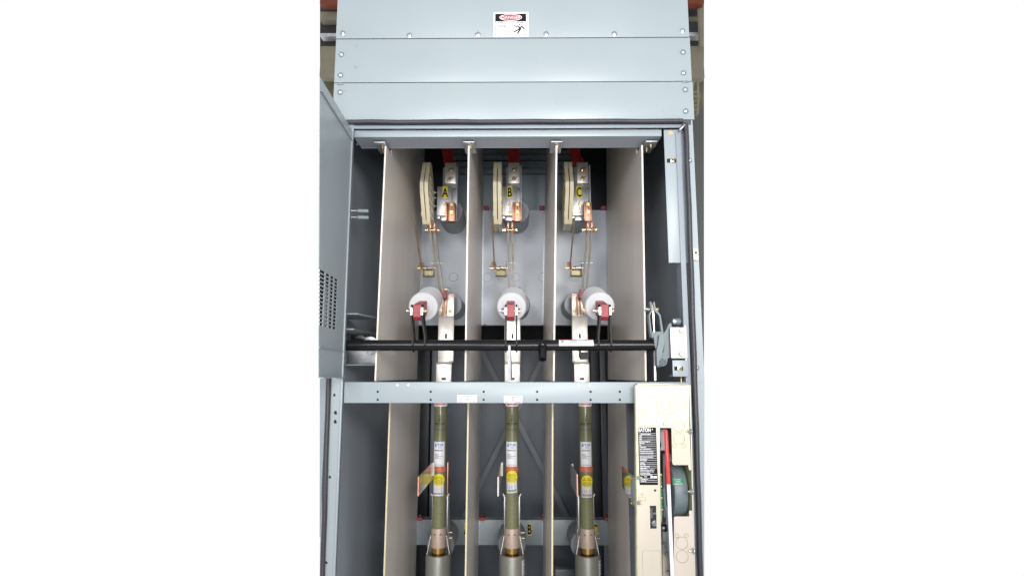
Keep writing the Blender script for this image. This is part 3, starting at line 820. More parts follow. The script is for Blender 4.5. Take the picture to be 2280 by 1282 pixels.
# load bars (bright plates)
def loadbar(pc, lab, k):
    Y = .535
    x = at(pc, 740, Y)[0]; w2 = .0272
    z0 = zz(806, Y); z1 = zz(655, Y); zm = zz(704, Y)
    t = thing('load_bar', (x, Y, z0), lab, 'bus bar', 'silver plated load bars')
    m_ = MB(); m_.box(x - w2, x + w2, Y, Y + .006, z0, zm - .0008, SILV, .0008); m_.build('bar', t)
    m_ = MB(); m_.box(x - w2, x + w2, Y - .004, Y + .004, zm, z1, SILV, .0008); m_.box(x - w2, x + w2, Y - .010, Y - .0042, z1 - .003, z1, COPPER)
    m_.box(x - .012, x - .006, Y - .022, Y - .0045, zm + .002, z1 - .01, COPPER, .0006); m_.box(x + .000, x + .004, Y - .022, Y - .0045, zm + .004, z1 - .01, COPPER, .0006)
    m_.build('hinge_plate', t)
    for dz, dx in ((.018, .014), (.046, .012), (.018, -.016)):
        m_ = MB(); p = Vector((x + dx, Y - .0045, zm + dz)); hexbolt(m_, p, (0, -1, 0), .0050, .004, GOLD)
        m_.bar(p + Vector((0, -.0006, -.016)), p + Vector((.001, -.0006, .016)), (.0007, 0, 0), (0, .0002, 0), BINK); m_.build('bolt', t)
    m_ = MB(); zc = zz(748, Y)
    n = 10; pts = [(x + .0035 * math.cos(math.pi * i / n), Y - .0006, zc + .0055 + .0035 * math.sin(math.pi * i / n)) for i in range(n + 1)] + [(x - .0035 * math.cos(math.pi * i / n), Y - .0006, zc - .0055 - .0035 * math.sin(math.pi * i / n)) for i in range(n + 1)]
    m_.prism(pts, (0, .0005, 0), BLACKL); m_.build('slot', t)
    # lower stepped piece
    Y2 = Y - .045; z2 = zz(810, Y2); z3 = zz(888, Y2)
    m_ = MB(); w3 = w2 * .95
    m_.box(x - w3, x + w3, Y2, Y2 + .005, z3, z2, SILV, .0008)
    m_.prism([(x - w3, Y2 + .001, z2), (x + w3, Y2 + .001, z2), (x + w3, Y, z0 + .003), (x - w3, Y, z0 + .003)], (0, .003, .003), SILV)
    m_.build('stepped_tab', t)
    m_ = MB(); zc = zz(843, Y2); m_.box(x - .008, x + .008, Y2 - .0008, Y2 - .0001, zc - .004, zc + .004, NOTCH); m_.build('notch', t)
loadbar(993, 'bright silver plated bar behind the shaft, A phase, leftmost', 0)
loadbar(1141, 'bright silver plated bar behind the shaft and middle white drum, B phase', 1)
loadbar(1291, 'bright silver plated bar behind the shaft and its warning label, C phase', 2)

# ------------------------------------------------------------------ operating shaft
sx0, sx1 = at(772, 768, SHY)[0] - .05, at(1462, 768, SHY)[0]
sh = thing('operating_shaft', ((sx0 + sx1) / 2, SHY, SHZ), 'long black horizontal tube with paired levers and a white warning label', 'shaft')
m_ = MB(); m_.cyl((sx0, SHY, SHZ), (sx1, SHY, SHZ), SHR, BLACK, 40); m_.build('tube', sh)
LPY = .030; LPZ = zz(692, LPY)
for (pl, pr_, nb) in ((917.5, 941, 905), (1126.5, 1150, 1112), (1334.5, 1357.5, 1320)):
    for k, px in enumerate((pl, pr_)):
        x = at(px, 700, LPY)[0]
        if pl < 1000: xs_ = at(px + 3.5 + 3 * k, 768, SHY)[0]
        elif pl < 1200: xs_ = x
        else: xs_ = at(px - 3, 768, SHY)[0] if k == 0 else x
        m_ = MB(); t_ = .0022
        # lever plate: rounded top, sloping to the shaft
        top = Vector((x, LPY, LPZ)); 
        prof = [(LPY - .012, LPZ + .010), (LPY - .006, LPZ + .016), (LPY + .006, LPZ + .016), (LPY + .012, LPZ + .010)]
        pts = [(x, y, z) for y, z in prof] + [(x, LPY + .013, LPZ - .02), (xs_, SHY + .014, SHZ + .02), (xs_, SHY + .017, SHZ + .0), (xs_, SHY, SHZ - .018), (xs_, SHY - .017, SHZ), (xs_, SHY - .016, SHZ + .02), (x, LPY - .013, LPZ - .02)]
        m_.prism([(p[0] - t_, p[1], p[2]) for p in pts], (2 * t_, 0, 0), BLACKL)
        m_.box(x - t_ - .0006, x + t_ + .0006, LPY - .0135, LPY - .0125, LPZ - .012, LPZ + .008, GALV)
        m_.build('lever', sh)
    c = Vector((at((pl + pr_) / 2, 692, LPY)[0], LPY - .002, LPZ))
    m_ = MB(); xa = at(nb, 692, LPY)[0]; xb2 = at(pr_ + 9, 692, LPY)[0]
    m_.cyl((xa, c.y, c.z), (xb2, c.y, c.z), .0032, GOLD, 12)
    m_.lathe((xa + .006, c.y, c.z), (1, 0, 0), [(0, .0062), (.006, .0062)], ZINC, 6, smooth=False)
    m_.lathe((xa + .0125, c.y, c.z), (1, 0, 0), [(0, .0105), (.0015, .0105)], GOLD, 20)
    m_.lathe((xb2 - .006, c.y, c.z), (1, 0, 0), [(0, .0065), (.005, .0065)], GOLD, 6, smooth=False)
    m_.lathe((xb2 - .009, c.y, c.z), (1, 0, 0), [(0, .0105), (.0015, .0105)], GOLD, 20)
    m_.build('lever_bolt', sh)
# short stub tube
x, z = at(1208, 772, SHY - .01)
m_ = MB(); A = Vector((x, SHY - .010, SHZ + .001)); B = Vector(P3(1208, 800, SHY - .035))
m_.lathe(A, B - A, [(0, .0095), (.002, .0108), ((B - A).length - .001, .0108), ((B - A).length, .0098), ((B - A).length, .0062), ((B - A).length - .012, .0058), ((B - A).length - .012, 0)], BLACK, 24, cap=False)
m_.lathe(A + (B - A) * .12, B - A, [(0, .0125), (.003, .0108)], BLACK, 24, cap=False)
m_.build('stub_tube', sh)
# steel pointer hanging down in front
A = Vector(P3(1134, 769, SHY - .017)); B = Vector(P3(1133, 846, .03))
m_ = MB(); m_.prism([A + Vector((-.0028, 0, 0)), A + Vector((.0028, 0, 0)), B + Vector((.0042, 0, 0)), B + Vector((-.0035, 0, 0))], (0, .003, 0), GALV)
m_.prism([A + Vector((.0022, .0, 0)), B + Vector((.004, 0, 0)), B + Vector((.008, .02, 0)), A + Vector((.003, .01, 0))], (.0012, 0, 0), GALV)
m_.build('pointer', sh)
# stop cam
q = [P3(1283, 778, SHY + .002), P3(1290, 781, SHY + .002), P3(1290, 793, SHY + .002), P3(1294, 800, SHY + .002), P3(1311, 799, SHY + .002), P3(1311, 784, SHY + .002), P3(1294, 784, SHY + .002), P3(1294, 777, SHY + .002)]
m_ = MB(); m_.prism(q, (0, .02, 0), BLACKL); m_.build('stop_cam', sh)
# left end collar
m_ = MB(); c = Vector(P3(797, 752, .06)); m_.box(c.x - .018, c.x + .020, .045, .06, c.z - .006, c.z + .008, BLACK, .002)
m_.build('end_collar', sh); m_ = MB()
c = Vector(P3(826, 769, .10)); m_.cyl((c.x + .0, .09, c.z), (c.x + .0, .10, c.z), .0235, GALV, 28)
m_.build('end_collar', sh)
# warning label bent round the tube
def bend(y0, z0, r):   # wrap round X axis
    def f(co):
        a = (co.z - z0) / r; rr = r + (y0 - r - co.y)
        return Vector((co.x, y0 - rr * math.cos(a), z0 + rr * math.sin(a)))
    return f
xl0, xl1 = at(1245, 768, SHY - .015)[0], at(1322, 768, SHY - .015)[0]
def sheet(name, x0, x1, z0, z1, y, m, f, parent, n=8, t=.0002):
    mb = MB()
    for k in range(n):
        a, b = z0 + (z1 - z0) * k / n, z0 + (z1 - z0) * (k + 1) / n
        vs = [mb.bm.verts.new(f(Vector(p))) for p in ((x0, y, a), (x1, y, a), (x1, y, b), (x0, y, b))]
        mb._fin([mb.bm.faces.new(vs)], m, True)
    bmesh.ops.remove_doubles(mb.bm, verts=mb.bm.verts[:], dist=1e-6)
    return mb.build(name, parent)
fb = bend(SHY, SHZ, SHR)
yl = SHY - SHR
la = sheet('warning_label', xl0, xl1, SHZ - .002, SHZ + .021, yl - .0004, WLAB, fb, sh)
sheet('red_stripe', xl0 + .002, xl1 - .002, SHZ + .0155, SHZ + .020, yl - .0008, REDI, fb, la, 4)
m_ = MB()
def f2(u, v): return (xl0 + .007 + (u - 1150) / 300 * .007 * .9, SHZ + .0082 - (v - 850) / 300 * .0068)
figure(m_, f2, .000021, yl - .0012, BINK)
for r_ in range(3):
    for (a, b) in ((.3, .52), (.62, .85)):
        zc = SHZ + .0115 - r_ * .0036
        xa = xl0 + (xl1 - xl0) * a; xb2 = xl0 + (xl1 - xl0) * (b - .03 * r_ * (a > .5))
        n = 4
        for i in range(n):
            m_.box(xa + (xb2 - xa) * i / n, xa + (xb2 - xa) * (i + .8) / n, yl - .0012, yl - .0008, zc - .0005, zc + .0005, GINK if a < .5 else LINK)
o = m_.build('label_print', la)

# ------------------------------------------------------------------ crank casting + bearing at right
cr = thing('crank_casting', P3(1472, 815, .02), 'cast grey blue crank with a forked top on the right end of the shaft', 'crank')
m_ = MB(); Yc = .010
def pr(mb, pts, Y, d, m, smooth=False): mb.prism([P3(x, y, Y) for x, y in pts], (0, d, 0), m, smooth)
pr(m_, [(1456, 748), (1462, 742), (1478, 742), (1484, 733), (1489, 722), (1494, 718), (1497, 730), (1496, 765), (1492, 795), (1486, 798), (1486, 806), (1482, 813), (1466, 817), (1464, 805), (1462, 780), (1458, 770)], Yc, .05, CAST)
m_.lathe(P3(1459, 768, SHY + .004), (1, 0, 0), [(0, .030), (.004, .032), (.016, .030), (.018, .024)], CAST, 32)
pr(m_, [(1468, 745), (1480, 745), (1479, 765), (1471, 800), (1469, 812), (1463, 814), (1462, 780), (1466, 765)], Yc - .012, .02, CAST)
m_.build('casting', cr)
bmx = bpy.data.objects
m_ = MB()
pr(m_, [(1447, 672), (1450, 672), (1453, 692), (1447, 703), (1451, 738), (1452, 750), (1449, 750), (1444.5, 702), (1450, 690)], Yc + .01, .022, CAST)
pr(m_, [(1454.5, 672), (1457.5, 672), (1460.5, 688), (1471, 701), (1477, 738), (1477, 748), (1473.5, 748), (1468, 703), (1457.5, 691)], Yc + .01, .022, CAST)
pr(m_, [(1451, 738), (1477, 738), (1478, 750), (1452, 752)], Yc + .004, .03, CAST)
m_.build('fork', cr)
m_ = MB(); c = Vector(P3(1436, 688, Yc + .02)); e = Vector(P3(1464, 688, Yc + .02)); m_.cyl(c, e, .003, GOLD, 10)
for px in (1441, 1461): m_.lathe(P3(px, 688, Yc + .02), (1, 0, 0), [(0, .0062), (.005, .0062)], ZINC if px < 1450 else GOLD, 6, smooth=False)
m_.build('fork_bolt', cr)
m_ = MB(); m_.lathe(P3(1476, 806, Yc - .013), (0.2, -1, -.5), [(0, .0095), (.004, .0095), (.004, .0062), (.001, .006), (.001, 0)], CAST, 24, cap=False); m_.build('socket', cr)
pr(m_ := MB(), [(1452.5, 675), (1455.5, 675), (1458, 738), (1455, 738)], Yc + .02, .006, SILV)
m_.build('drive_rod', cr)
pr(m_ := MB(), [(1456, 780), (1459, 780), (1461, 847), (1457, 847)], Yc + .02, .006, SILV)
m_.build('drive_rod', cr)
bb = thing('shaft_bearing', P3(1512, 798, .0), 'white bearing plate with two bolts, right of the cast grey crank', 'bearing')
m_ = MB(); a = at(1492, 728, -.004); b = at(1532, 797.5, -.004); m_.box(a[0], b[0], -.004, .003, b[1], a[1], WBR, .002); m_.build('bearing_plate', bb)
for py in (736, 788):
    m_ = MB(); hexbolt(m_, P3(1517, py, -.0042), (0, -1, 0), .0056, 0, CREAMD, GALV); m_.build('bolt', bb)
m_ = MB(); m_.box(b[0] - .004, b[0] - .001, .0035, .05, b[1] - .01, a[1] + .004, GALV)
m_.cyl(P3(1494, 716, .02), P3(1514, 716, .02), .0095, CAST, 20); m_.cyl(P3(1496, 716, .012), P3(1503, 716, .012), .011, ZINC, 20)
m_.build('pivot_boss', bb)
m_ = MB(); hexbolt(m_, P3(1528, 716, .02), (-1, 0, 0), .007, .008, DARK); m_.build('bolt', bb)
# small grey box under it
m_ = MB(); a = at(1497, 801.5, -.003); b = at(1533.5, 838, -.003)
m_.box(a[0], b[0], -.003, .0005, b[1], a[1], PAINT, .001); m_.box(a[0] + .001, b[0] - .001, .0007, .04, b[1] + .001, b[1] + .004, PAINTD); sb_ = m_.build('stop_bracket', cab)
m_ = MB(); slotnut(m_, 1511, 820, -.0032, .022, .010); m_.build('cage_nut', sb_)
m_ = MB(); m_.cyl(P3(1517, 838, .02), P3(1517, 850, .02), .0022, GOLD, 8); m_.build('rod', sb_)

# ------------------------------------------------------------------ fuses
FY = .50
FR = .0218
fz_top = zz(880, FY)
def line_rows(mb, x0, x1, z, h, m, y, n=1, words=4):
    random.seed(int(z * 1e5) % 9999)
    x = x0
    while x < x1 - .001:
        L = random.uniform(.0022, .006); e = min(x + L, x1)
        mb.box(x, e, y - .0001, y + .0001, z - h / 2, z + h / 2, m); x = e + .0008
def wrapped(mb, f):
    for e in range(1):
        pass
    return mb
def fuse(x):
    t = thing('power_fuse', (x, FY, zz(1225, FY)), '', 'fuse', 'olive power fuses')
    zf = zz(1178, FY)
    m_ = MB(); m_.lathe((x, FY, zf - .01), (0, 0, 1), [(0, FR), (fz_top - zf + .01, FR)], OLIVE, 48); m_.build('tube', t)
    f = wrap(x, FY, FR)
    def band(name, x0, x1, z0, z1, off, m, par, n=10):
        mb = MB()
        for k in range(n):
            a, b = x0 + (x1 - x0) * k / n, x0 + (x1 - x0) * (k + 1) / n
            vs = [mb.bm.verts.new(f(Vector(p))) for p in ((a, FY - FR - off, z0), (b, FY - FR - off, z0), (b, FY - FR - off, z1), (a, FY - FR - off, z1))]
            mb._fin([mb.bm.faces.new(vs)], m, True)
        bmesh.ops.remove_doubles(mb.bm, verts=mb.bm.verts[:], dist=1e-6)
        return mb.build(name, par)
    H = math.pi * FR
    # white top band with red print
    tb = band('top_band', x - H * .62, x + H * .62, zz(904.5, FY - FR), fz_top, .0004, WLAB, t, 20)
    m_ = MB(); line_rows(m_, x - .018, x + .018, zz(899.5, FY - FR), .0052, REDI, FY - FR - .0007)
    for v in m_.bm.verts: v.co = f(v.co)
    m_.build('red_print', tb)
    band('seam', x + .0, x + .0012, zz(982, FY - FR), zz(905, FY - FR), .0003, LINK, t, 2)
    # black printing
    zt1 = zz(942.5, FY - FR)
    text('tube_print', 'BLOWN FUSE', x, FY - FR - .0006, zt1 - .0022, .0062, BINK, t, sx=1.0, extra=f, bold=.0001)
    m_ = MB(); line_rows(m_, x - .026, x + .026, zz(945.5, FY - FR), .0007, BINK, FY - FR - .0005)
    line_rows(m_, x - .026, x + .026, zz(956, FY - FR), .0032, GINK, FY - FR - .0005)
    for k in range(7):
        zc = zz(925 + k * 2, FY - FR); m_.box(x - .0015 - .001 * (k > 4), x + .0018, FY - FR - .0006, FY - FR - .0004, zc - .001, zc + .001, BINK if k != 2 else GINK)
    for v in m_.bm.verts: v.co = f(v.co)
    m_.build('tube_marks', t)
    # main label
    w2 = .0200 if False else .0198
    xo = -.0015
    lb = band('maker_label', x + xo - w2, x + xo + w2, zz(1038, FY - FR), zz(983, FY - FR), .0004, WLAB, t)
    zE = zz(992, FY - FR)
    text('maker_name', 'E\u00b7T\u00b7N', x + xo, FY - FR - .0008, zE, .0090, BLUE, lb, sx=1.25, extra=f, bold=.0004)
    m_ = MB()
    y_ = FY - FR - .0008
    for py in (993.5, 998.5, 1007.5, 1024): 
        zc = zz(py, FY - FR); m_.box(x + xo - w2 * .85, x + xo + w2 * .85, y_, y_ + .0002, zc - .0002, zc + .0002, LINK)
    line_rows(m_, x - .016, x - .009, zz(993, FY - FR), .0016, BINK, y_)
    for py in (993, 995.3, 997.3): line_rows(m_, x - .004, x + .008, zz(py + .6, FY - FR), .0009, GINK, y_)
    line_rows(m_, x - .016, x + .011, zz(1002.5, FY - FR), .0026, BINK, y_)
    for i, py in enumerate((1010.5, 1013, 1015.2, 1017.6, 1020)): line_rows(m_, x - .016, x + (-.003, -.002, .012, .0, .007)[i], zz(py, FY - FR), .0013, GINK, y_)
    line_rows(m_, x - .012, x + .006, zz(1033, FY - FR), .0008, LINK, y_); line_rows(m_, x - .017, x + .015, zz(1035, FY - FR), .001, GINK, y_)
    for v in m_.bm.verts: v.co = f(v.co)
    m_.build('fine_print', lb)
    band('red_band', x - H * .99, x + H * .99, zz(1050, FY - FR), zz(1038.5, FY - FR), .0003, REDB, t, 36)
    return t, f, band
def clip_parts(t, x):
    # ferrule, brass ring, muffler
    z0, z1 = zz(1221, FY - FR), zz(1177, FY - FR)
    m_ = MB(); m_.lathe((x, FY, z0), (0, 0, 1), [(0, .0238), (.0015, .0243), (z1 - z0 - .001, .0243), (z1 - z0, .0225)], FERR, 40); fr = m_.build('ferrule', t)
    m_ = MB()
    for dx in (-.009, .010):
        zc = zz(1190, FY - .024); m_.prism([(x + dx - .005, FY - .0225, zc + .003), (x + dx + .004, FY - .0235, zc + .0005), (x + dx + .003, FY - .0262, zc - .001), (x + dx - .004, FY - .0262, zc - .001)], (0, .003, 0), ZINC)
    m_.build('crimp', fr)
    m_ = MB(); zb_ = zz(1237, FY - FR) - .01; m_.lathe((x, FY, zb_), (0, 0, 1), [(0, .0215), (z0 - zb_ - .0002, .0215)], BRASS, 40); m_.build('brass_ring', t)
    zm1 = zz(1240, FY - .04)
    m_ = MB(); m_.lathe((x, FY, ZB + .02), (0, 0, 1), [(0, .041), (zm1 - ZB - .026, .041), (zm1 - ZB - .022, .040), (zm1 - ZB - .020, .0375), (zm1 - ZB - .020, .034), (zm1 - ZB - .030, .0335), (zm1 - ZB - .030, .0)], MUFF, 48)
    mu = m_.build('muffler', t)
    # clip straps
    m_ = MB()
    zt_ = zz(1100, FY + .03); zb2 = zz(1182, FY + .02)
    for sg in (-1, 1):
        m_.box(x + sg * .0240 - .003, x + sg * .0240 + .003, FY + .022, FY + .066, zb2, zt_ - .006, GALV, .001)
        m_.prism([(x + sg * .0212, FY + .022, zt_ - .0062), (x + sg * .0272, FY + .022, zt_ - .0062), (x + sg * .031, FY + .022, zt_ + .004), (x + sg * .028, FY + .022, zt_ + .004)], (0, .05, 0), GALV)
    m_.box(x - .0270, x + .0270, FY + .0665, FY + .071, zb2 - .06, zt_ - .01, GALV)
    m_.build('clip_bracket', t)
    m_ = MB()
    for sg in (-1, 1):
        m_ = MB()
        m_.bar((x + sg * .0255, FY + .008, zz(1192, FY)), (x + sg * .0385, FY + .004, zz(1240, FY)), (0, .008, 0), (.0012, 0, 0), TIN)
        m_.build('clip_spring', t)
    for py in (1185, 1197.5):
        m_ = MB(); p = Vector(P3(1157.5, py, FY + .02)); p.x = x + .0278; m_.cyl(p, p + Vector((.014, 0, 0)), .0022, GOLD, 8)
        m_.lathe(p, (1, 0, 0), [(0, .0052), (.004, .0052)], GALV, 6, smooth=False); m_.build('clip_bolt', t)
t, f, band = fuse(XB_)
clip_parts(t, XB_)
tA2 = copy_thing(t, (XA - XB_, 0, 0), 'olive green fuse tube on the left, white labels and a round yellow sticker, A phase')
tC2 = copy_thing(t, (XC - XB_, 0, 0), 'olive green fuse tube on the right, white labels and a round yellow sticker, C phase')
t['label'] = 'olive green fuse tube in the middle, its lower white label stuck on askew, B phase'
def stickers(par, x, tilt, dy):
    f = wrap(x, FY, FR); y0 = FY - FR
    xo = -.0015
    def rot(co, c, a):
        dx, dz = co.x - c[0], co.z - c[1]
        return Vector((c[0] + dx * math.cos(a) - dz * math.sin(a), co.y, c[1] + dx * math.sin(a) + dz * math.cos(a)))
    za, zb_ = zz(1104 + dy, y0), zz(1073 + dy, y0); c = (x + xo + (.001 if tilt else 0), (za + zb_) / 2)
    w2 = .0182
    m_ = MB(); n = 10
    for k in range(n):
        a, b = c[0] - w2 + 2 * w2 * k / n, c[0] - w2 + 2 * w2 * (k + 1) / n
        vs = [m_.bm.verts.new(f(rot(Vector(p), c, tilt))) for p in ((a, y0 - .0005, za), (b, y0 - .0005, za), (b, y0 - .0005, zb_), (a, y0 - .0005, zb_))]
        m_._fin([m_.bm.faces.new(vs)], WLAB, True)
    bmesh.ops.remove_doubles(m_.bm, verts=m_.bm.verts[:], dist=1e-6)
    lo = m_.build('rating_label', par)
    m_ = MB(); y_ = y0 - .0009; hgt = zb_ - za
    def L(u0, u1, v, h, m): m_.box(c[0] - w2 + 2 * w2 * u0, c[0] - w2 + 2 * w2 * u1, y_, y_ + .0002, zb_ - hgt * v - h / 2, zb_ - hgt * v + h / 2, m)
    L(.08, .22, .10, .005, BINK); L(.74, .92, .10, .005, BINK)
    for i, v in enumerate((.30, .37)): L(.07, .8, v, .0011, GINK)
    for i, v in enumerate((.47, .56, .64)): L(.07, .35, v, .0015, GINK); L(.47, .8, v, .0015, BINK)
    u = .07
    while u < .92: L(u, u + .018, .83, .0065, BINK); u += random.uniform(.03, .05)
    L(.3, .75, .95, .0008, LINK)
    for v in m_.bm.verts: v.co = f(rot(v.co, c, tilt))
    m_.build('barcode_print', lo)
    zc = zz(1068 + dy, y0); r = .0195
    m_ = MB(); n = 12
    # yellow disc made of vertical strips bent round the tube
    xs = [-r + 2 * r * k / 16 for k in range(17)]
    for k in range(16):
        a, b = xs[k], xs[k + 1]; ha = math.sqrt(max(r * r - a * a, 1e-8)); hb = math.sqrt(max(r * r - b * b, 1e-8))
        vs = [m_.bm.verts.new(f(Vector(p))) for p in ((x + a, y0 - .0014, zc - ha), (x + b, y0 - .0014, zc - hb), (x + b, y0 - .0014, zc + hb), (x + a, y0 - .0014, zc + ha))]
        m_._fin([m_.bm.faces.new(vs)], YLAB, True)
    bmesh.ops.remove_doubles(m_.bm, verts=m_.bm.verts[:], dist=1e-6)
    yo = m_.build('yellow_sticker', par)
    text('sticker_print', 'DO NOT', x, y0 - .0018, zc + .0075, .0048, BINK, yo, extra=f)
    text('sticker_print', 'REMOVE SEAL', x, y0 - .0018, zc + .0025, .0044, BINK, yo, extra=f)
    m_ = MB()
    for v, u in ((-.0015, .009), (-.0052, .013), (-.009, .014), (-.0125, .010)): line_rows(m_, x - u, x + u, zc + v, .0012, GINK, y0 - .0018)
    for v in m_.bm.verts: v.co = f(v.co)
    m_.build('sticker_lines', yo)
stickers(tA2, XA, 0, 0); stickers(t, XB_, .09, -7); stickers(tC2, XC, 0, 3)
# side label on the B and C mufflers
for par, x in ((t, XB_), (tC2, XC)):
    f = wrap(x, FY, .041); zt_ = zz(1248, FY - .03)
    m_ = MB()
    for k in range(6):
        a, b = x + .036 + .018 * k / 6, x + .036 + .018 * (k + 1) / 6
        vs = [m_.bm.verts.new(f(Vector(p))) for p in ((a, FY - .0415, zt_ - .10), (b, FY - .0415, zt_ - .10), (b, FY - .0415, zt_), (a, FY - .0415, zt_))]
        m_._fin([m_.bm.faces.new(vs)], WLAB, True)
    bmesh.ops.remove_doubles(m_.bm, verts=m_.bm.verts[:], dist=1e-6)
    so = m_.build('side_label', par)
    m_ = MB()
    for i, v in enumerate((.006, .02, .028, .036, .044, .052)):
        m_.box(x + .042, x + .051, FY - .0419, FY - .0417, zt_ - v - .002, zt_ - v, BINK)
    for v in m_.bm.verts: v.co = f(v.co)
    m_.build('side_print', so)
# clear handling plates
def plate(px, Yf, Yr, x, lab, tint):
    ztp, zbt = zz(1061, Yf), zz(1104, Yf)
    if tint == 'C': ztp, zbt = zz(1055, Yf), zz(1105, Yf)
    th = thing('fuse_side_plate', (x, Yr, zbt), lab, 'plate', 'side plates on the fuse clips')
    m_ = MB(); m_.prism([(x - .0015, Yf, ztp), (x - .0015, Yr, ztp), (x - .0015, Yr, zbt), (x - .0015, Yf, zbt)], (.003, 0, 0), PLEX); m_.build('plate', th)
    m_ = MB(); m_.box(x - .0018, x + .0018, Yf - .0008, Yf - .0001, zbt, ztp, COPPER if tint != 'B' else BARRE); m_.build('edge', th)
    m_ = MB(); m_.box(x + .0016, x + .007, Yr - .006, Yr, zbt + .01, ztp, BARRE); m_.build('fixing_strip', th)
    if tint == 'A':
        m_ = MB(); xs_ = at(996.5, 1060, Yr)[0]; m_.box(xs_ - .0018, xs_ + .0018, Yr, Yr + .012, zz(1100, Yr), zz(1029, Yr), COPPER, .0006); m_.build('fixing_strip', th)
    m_ = MB(); x_ = x + .0017
    if tint == 'A':
        m_.box(x_, x_ + .0002, Yf + .01, Yf + .022, zbt + .01, ztp - .006, REDB); m_.box(x_, x_ + .0002, Yf + .026, Yf + .052, zbt + .030, ztp - .008, YLAB)  # colour patches painted on as the plate's red and yellow reflection
        m_.build('painted_reflection', th)
plate(0, .19, .47, at(931.5, 1080, .19)[0], 'tilted looking side plate with a painted yellow and red reflection, left of the left fuse', 'A')
plate(0, .19, .47, at(1109, 1080, .19)[0], 'slim pale side plate left of the middle fuse', 'B')
plate(0, .26, .47, at(1285.5, 1080, .26)[0], 'slim side plate with a copper coloured edge, left of the right fuse', 'C')
# yellow letters on the lower rail
for ch, px0, lab in (('A', 1034, 'yellow sticker with a black letter A on the lower rail, mostly hidden by a barrier'), ('B', 1173.5, 'yellow sticker with a black letter B on the lower rail'), ('C', 1320, 'yellow sticker with a black letter C on the lower rail, beside the right fuse')):
    o = phase_label(px0, 1164, px0 + 10.5, 1191, PY - .0008, ch, lr, lab)

# ------------------------------------------------------------------ mechanism box
MY = -.030
mech = thing('operating_mechanism', P3(1475, 1282, .05), 'yellow zinc plated mechanism plate with nameplate and slot, at lower right', 'switch mechanism')
def M3(x, y): return P3(x, y, MY)
m_ = MB()
outline = [(1418, 857), (1534, 857), (1535, 1046), (1532.5, 1047), (1531, 1035), (1500, 1034.5), (1496.5, 1031), (1495, 952), (1468.5, 952), (1469.5, 1050), (1472.5, 1110), (1474.5, 1300), (1474.5, 1400), (1418, 1400), (1418, 1190)]
# the left column has a window: build as pieces meeting at hair-fine joints
def piece(pts): m_.prism([M3(*p) for p in pts], (0, .0025, 0), CREAM, edge=CREAMD)
piece([(1417, 857), (1534.5, 857), (1535, 952), (1417.4, 952)])
piece([(1417.4, 952.0), (1469, 952), (1470, 1125), (1418, 1125)])
piece([(1418, 1125), (1447, 1125), (1448, 1176), (1418.3, 1176)])
piece([(1461, 1125), (1470, 1125), (1471.5, 1176), (1462, 1176)])
piece([(1418.3, 1176), (1471.5, 1176), (1474.8, 1330), (1420, 1330)])
piece([(1495, 952), (1535, 952), (1539, 1044), (1537.5, 1047), (1534, 1045), (1532, 1034.5), (1500, 1034.5), (1497, 1031.5)])
piece([(1534.5, 1136), (1542, 1136), (1546, 1330), (1500.5, 1330), (1500.5, 1152), (1503, 1149), (1534.5, 1149)])
fp = m_.build('front_plate', mech)
m_ = MB(); a = P3(1417, 857, MY); b = P3(1420, 1330, MY)
m_.prism([(a[0] - .003, MY, a[2]), (b[0] - .003, MY, b[2]), (b[0] - .003, MY + .016, b[2]), (a[0] - .003, MY + .016, a[2])], (.0025, 0, 0), CREAM, edge=CREAMD)
c1 = P3(1534.5, 857, MY); c2 = P3(1546, 1330, MY)
m_.prism([(c1[0] + .0005, MY, c1[2]), (c2[0] + .0005, MY, c2[2]), (c2[0] + .0005, .14, c2[2]), (c1[0] + .0005, .14, c1[2])], (.003, 0, 0), CREAMD, edge=CREAM)
m_.build('side_flange', mech)
m_ = MB(); zt_ = zz(853, MY, 1475); m_.box(a[0] + .003, c1[0] - .002, MY + .003, .10, a[2] + .001, a[2] + .004, CREAM, .001)
m_.build('top_flange', mech)
m_ = MB(); bx0 = P3(1420, 860, .11); bx1 = P3(1530, 860, .11)
m_.box(a[0] + .002, c1[0] - .002, .13, .134, zz(1330, .13, 1475), a[2] - .004, DARK); m_.build('back_wall', mech)
def ring(mb, px, py, rpx, m=CREAMD, w_=.0007, Y=MY):
    r = rpx * (1.54 + Y) / F; x, z = at(px, py, Y)
    mb.lathe((x, Y - .0001, z), (0, -1, 0), [(0, r + w_), (.0003, r + w_), (.0003, r - w_), (0, r - w_)], m, 40, cap=False)
m_ = MB()
for a_ in ((1481.5, 901, 20), (1481.5, 901, 10.5), (1519, 901.5, 10.5), (1451, 901, 5), (1511, 948, 12.2), (1511.5, 975.5, 12.2), (1501.5, 992, 4), (1522.5, 992, 4),
           (1464.5, 884, 1.6), (1499, 884, 1.6), (1465, 918, 1.6), (1499, 918, 1.6), (1426, 879, 1.6), (1434.5, 879, 1.6), (1426.5, 933.5, 1.8), (1435, 933.5, 1.8),
           (1518, 1208, 12.4), (1519, 1238, 12.6), (1507, 1192, 4), (1528, 1192, 4), (1429.5, 1100, 2.5)):
    m_ = MB(); ring(m_, *a_); m_.build('knockout', fp)
def rect(px0, py0, px1, py1, w_=.0004):
    m_ = MB()
    a = at(px0, py0, MY); b = at(px1, py1, MY)
    for (x0, x1, z0, z1) in ((a[0], b[0], a[1] - w_, a[1] + w_), (a[0], b[0], b[1] - w_, b[1] + w_), (a[0] - w_, a[0] + w_, b[1] + w_, a[1] - w_), (b[0] - w_, b[0] + w_, b[1] + w_, a[1] - w_)):
        m_.box(x0, x1, MY - .0004, MY - .0001, z0, z1, CREAMD)
    m_.build('knockout', fp)
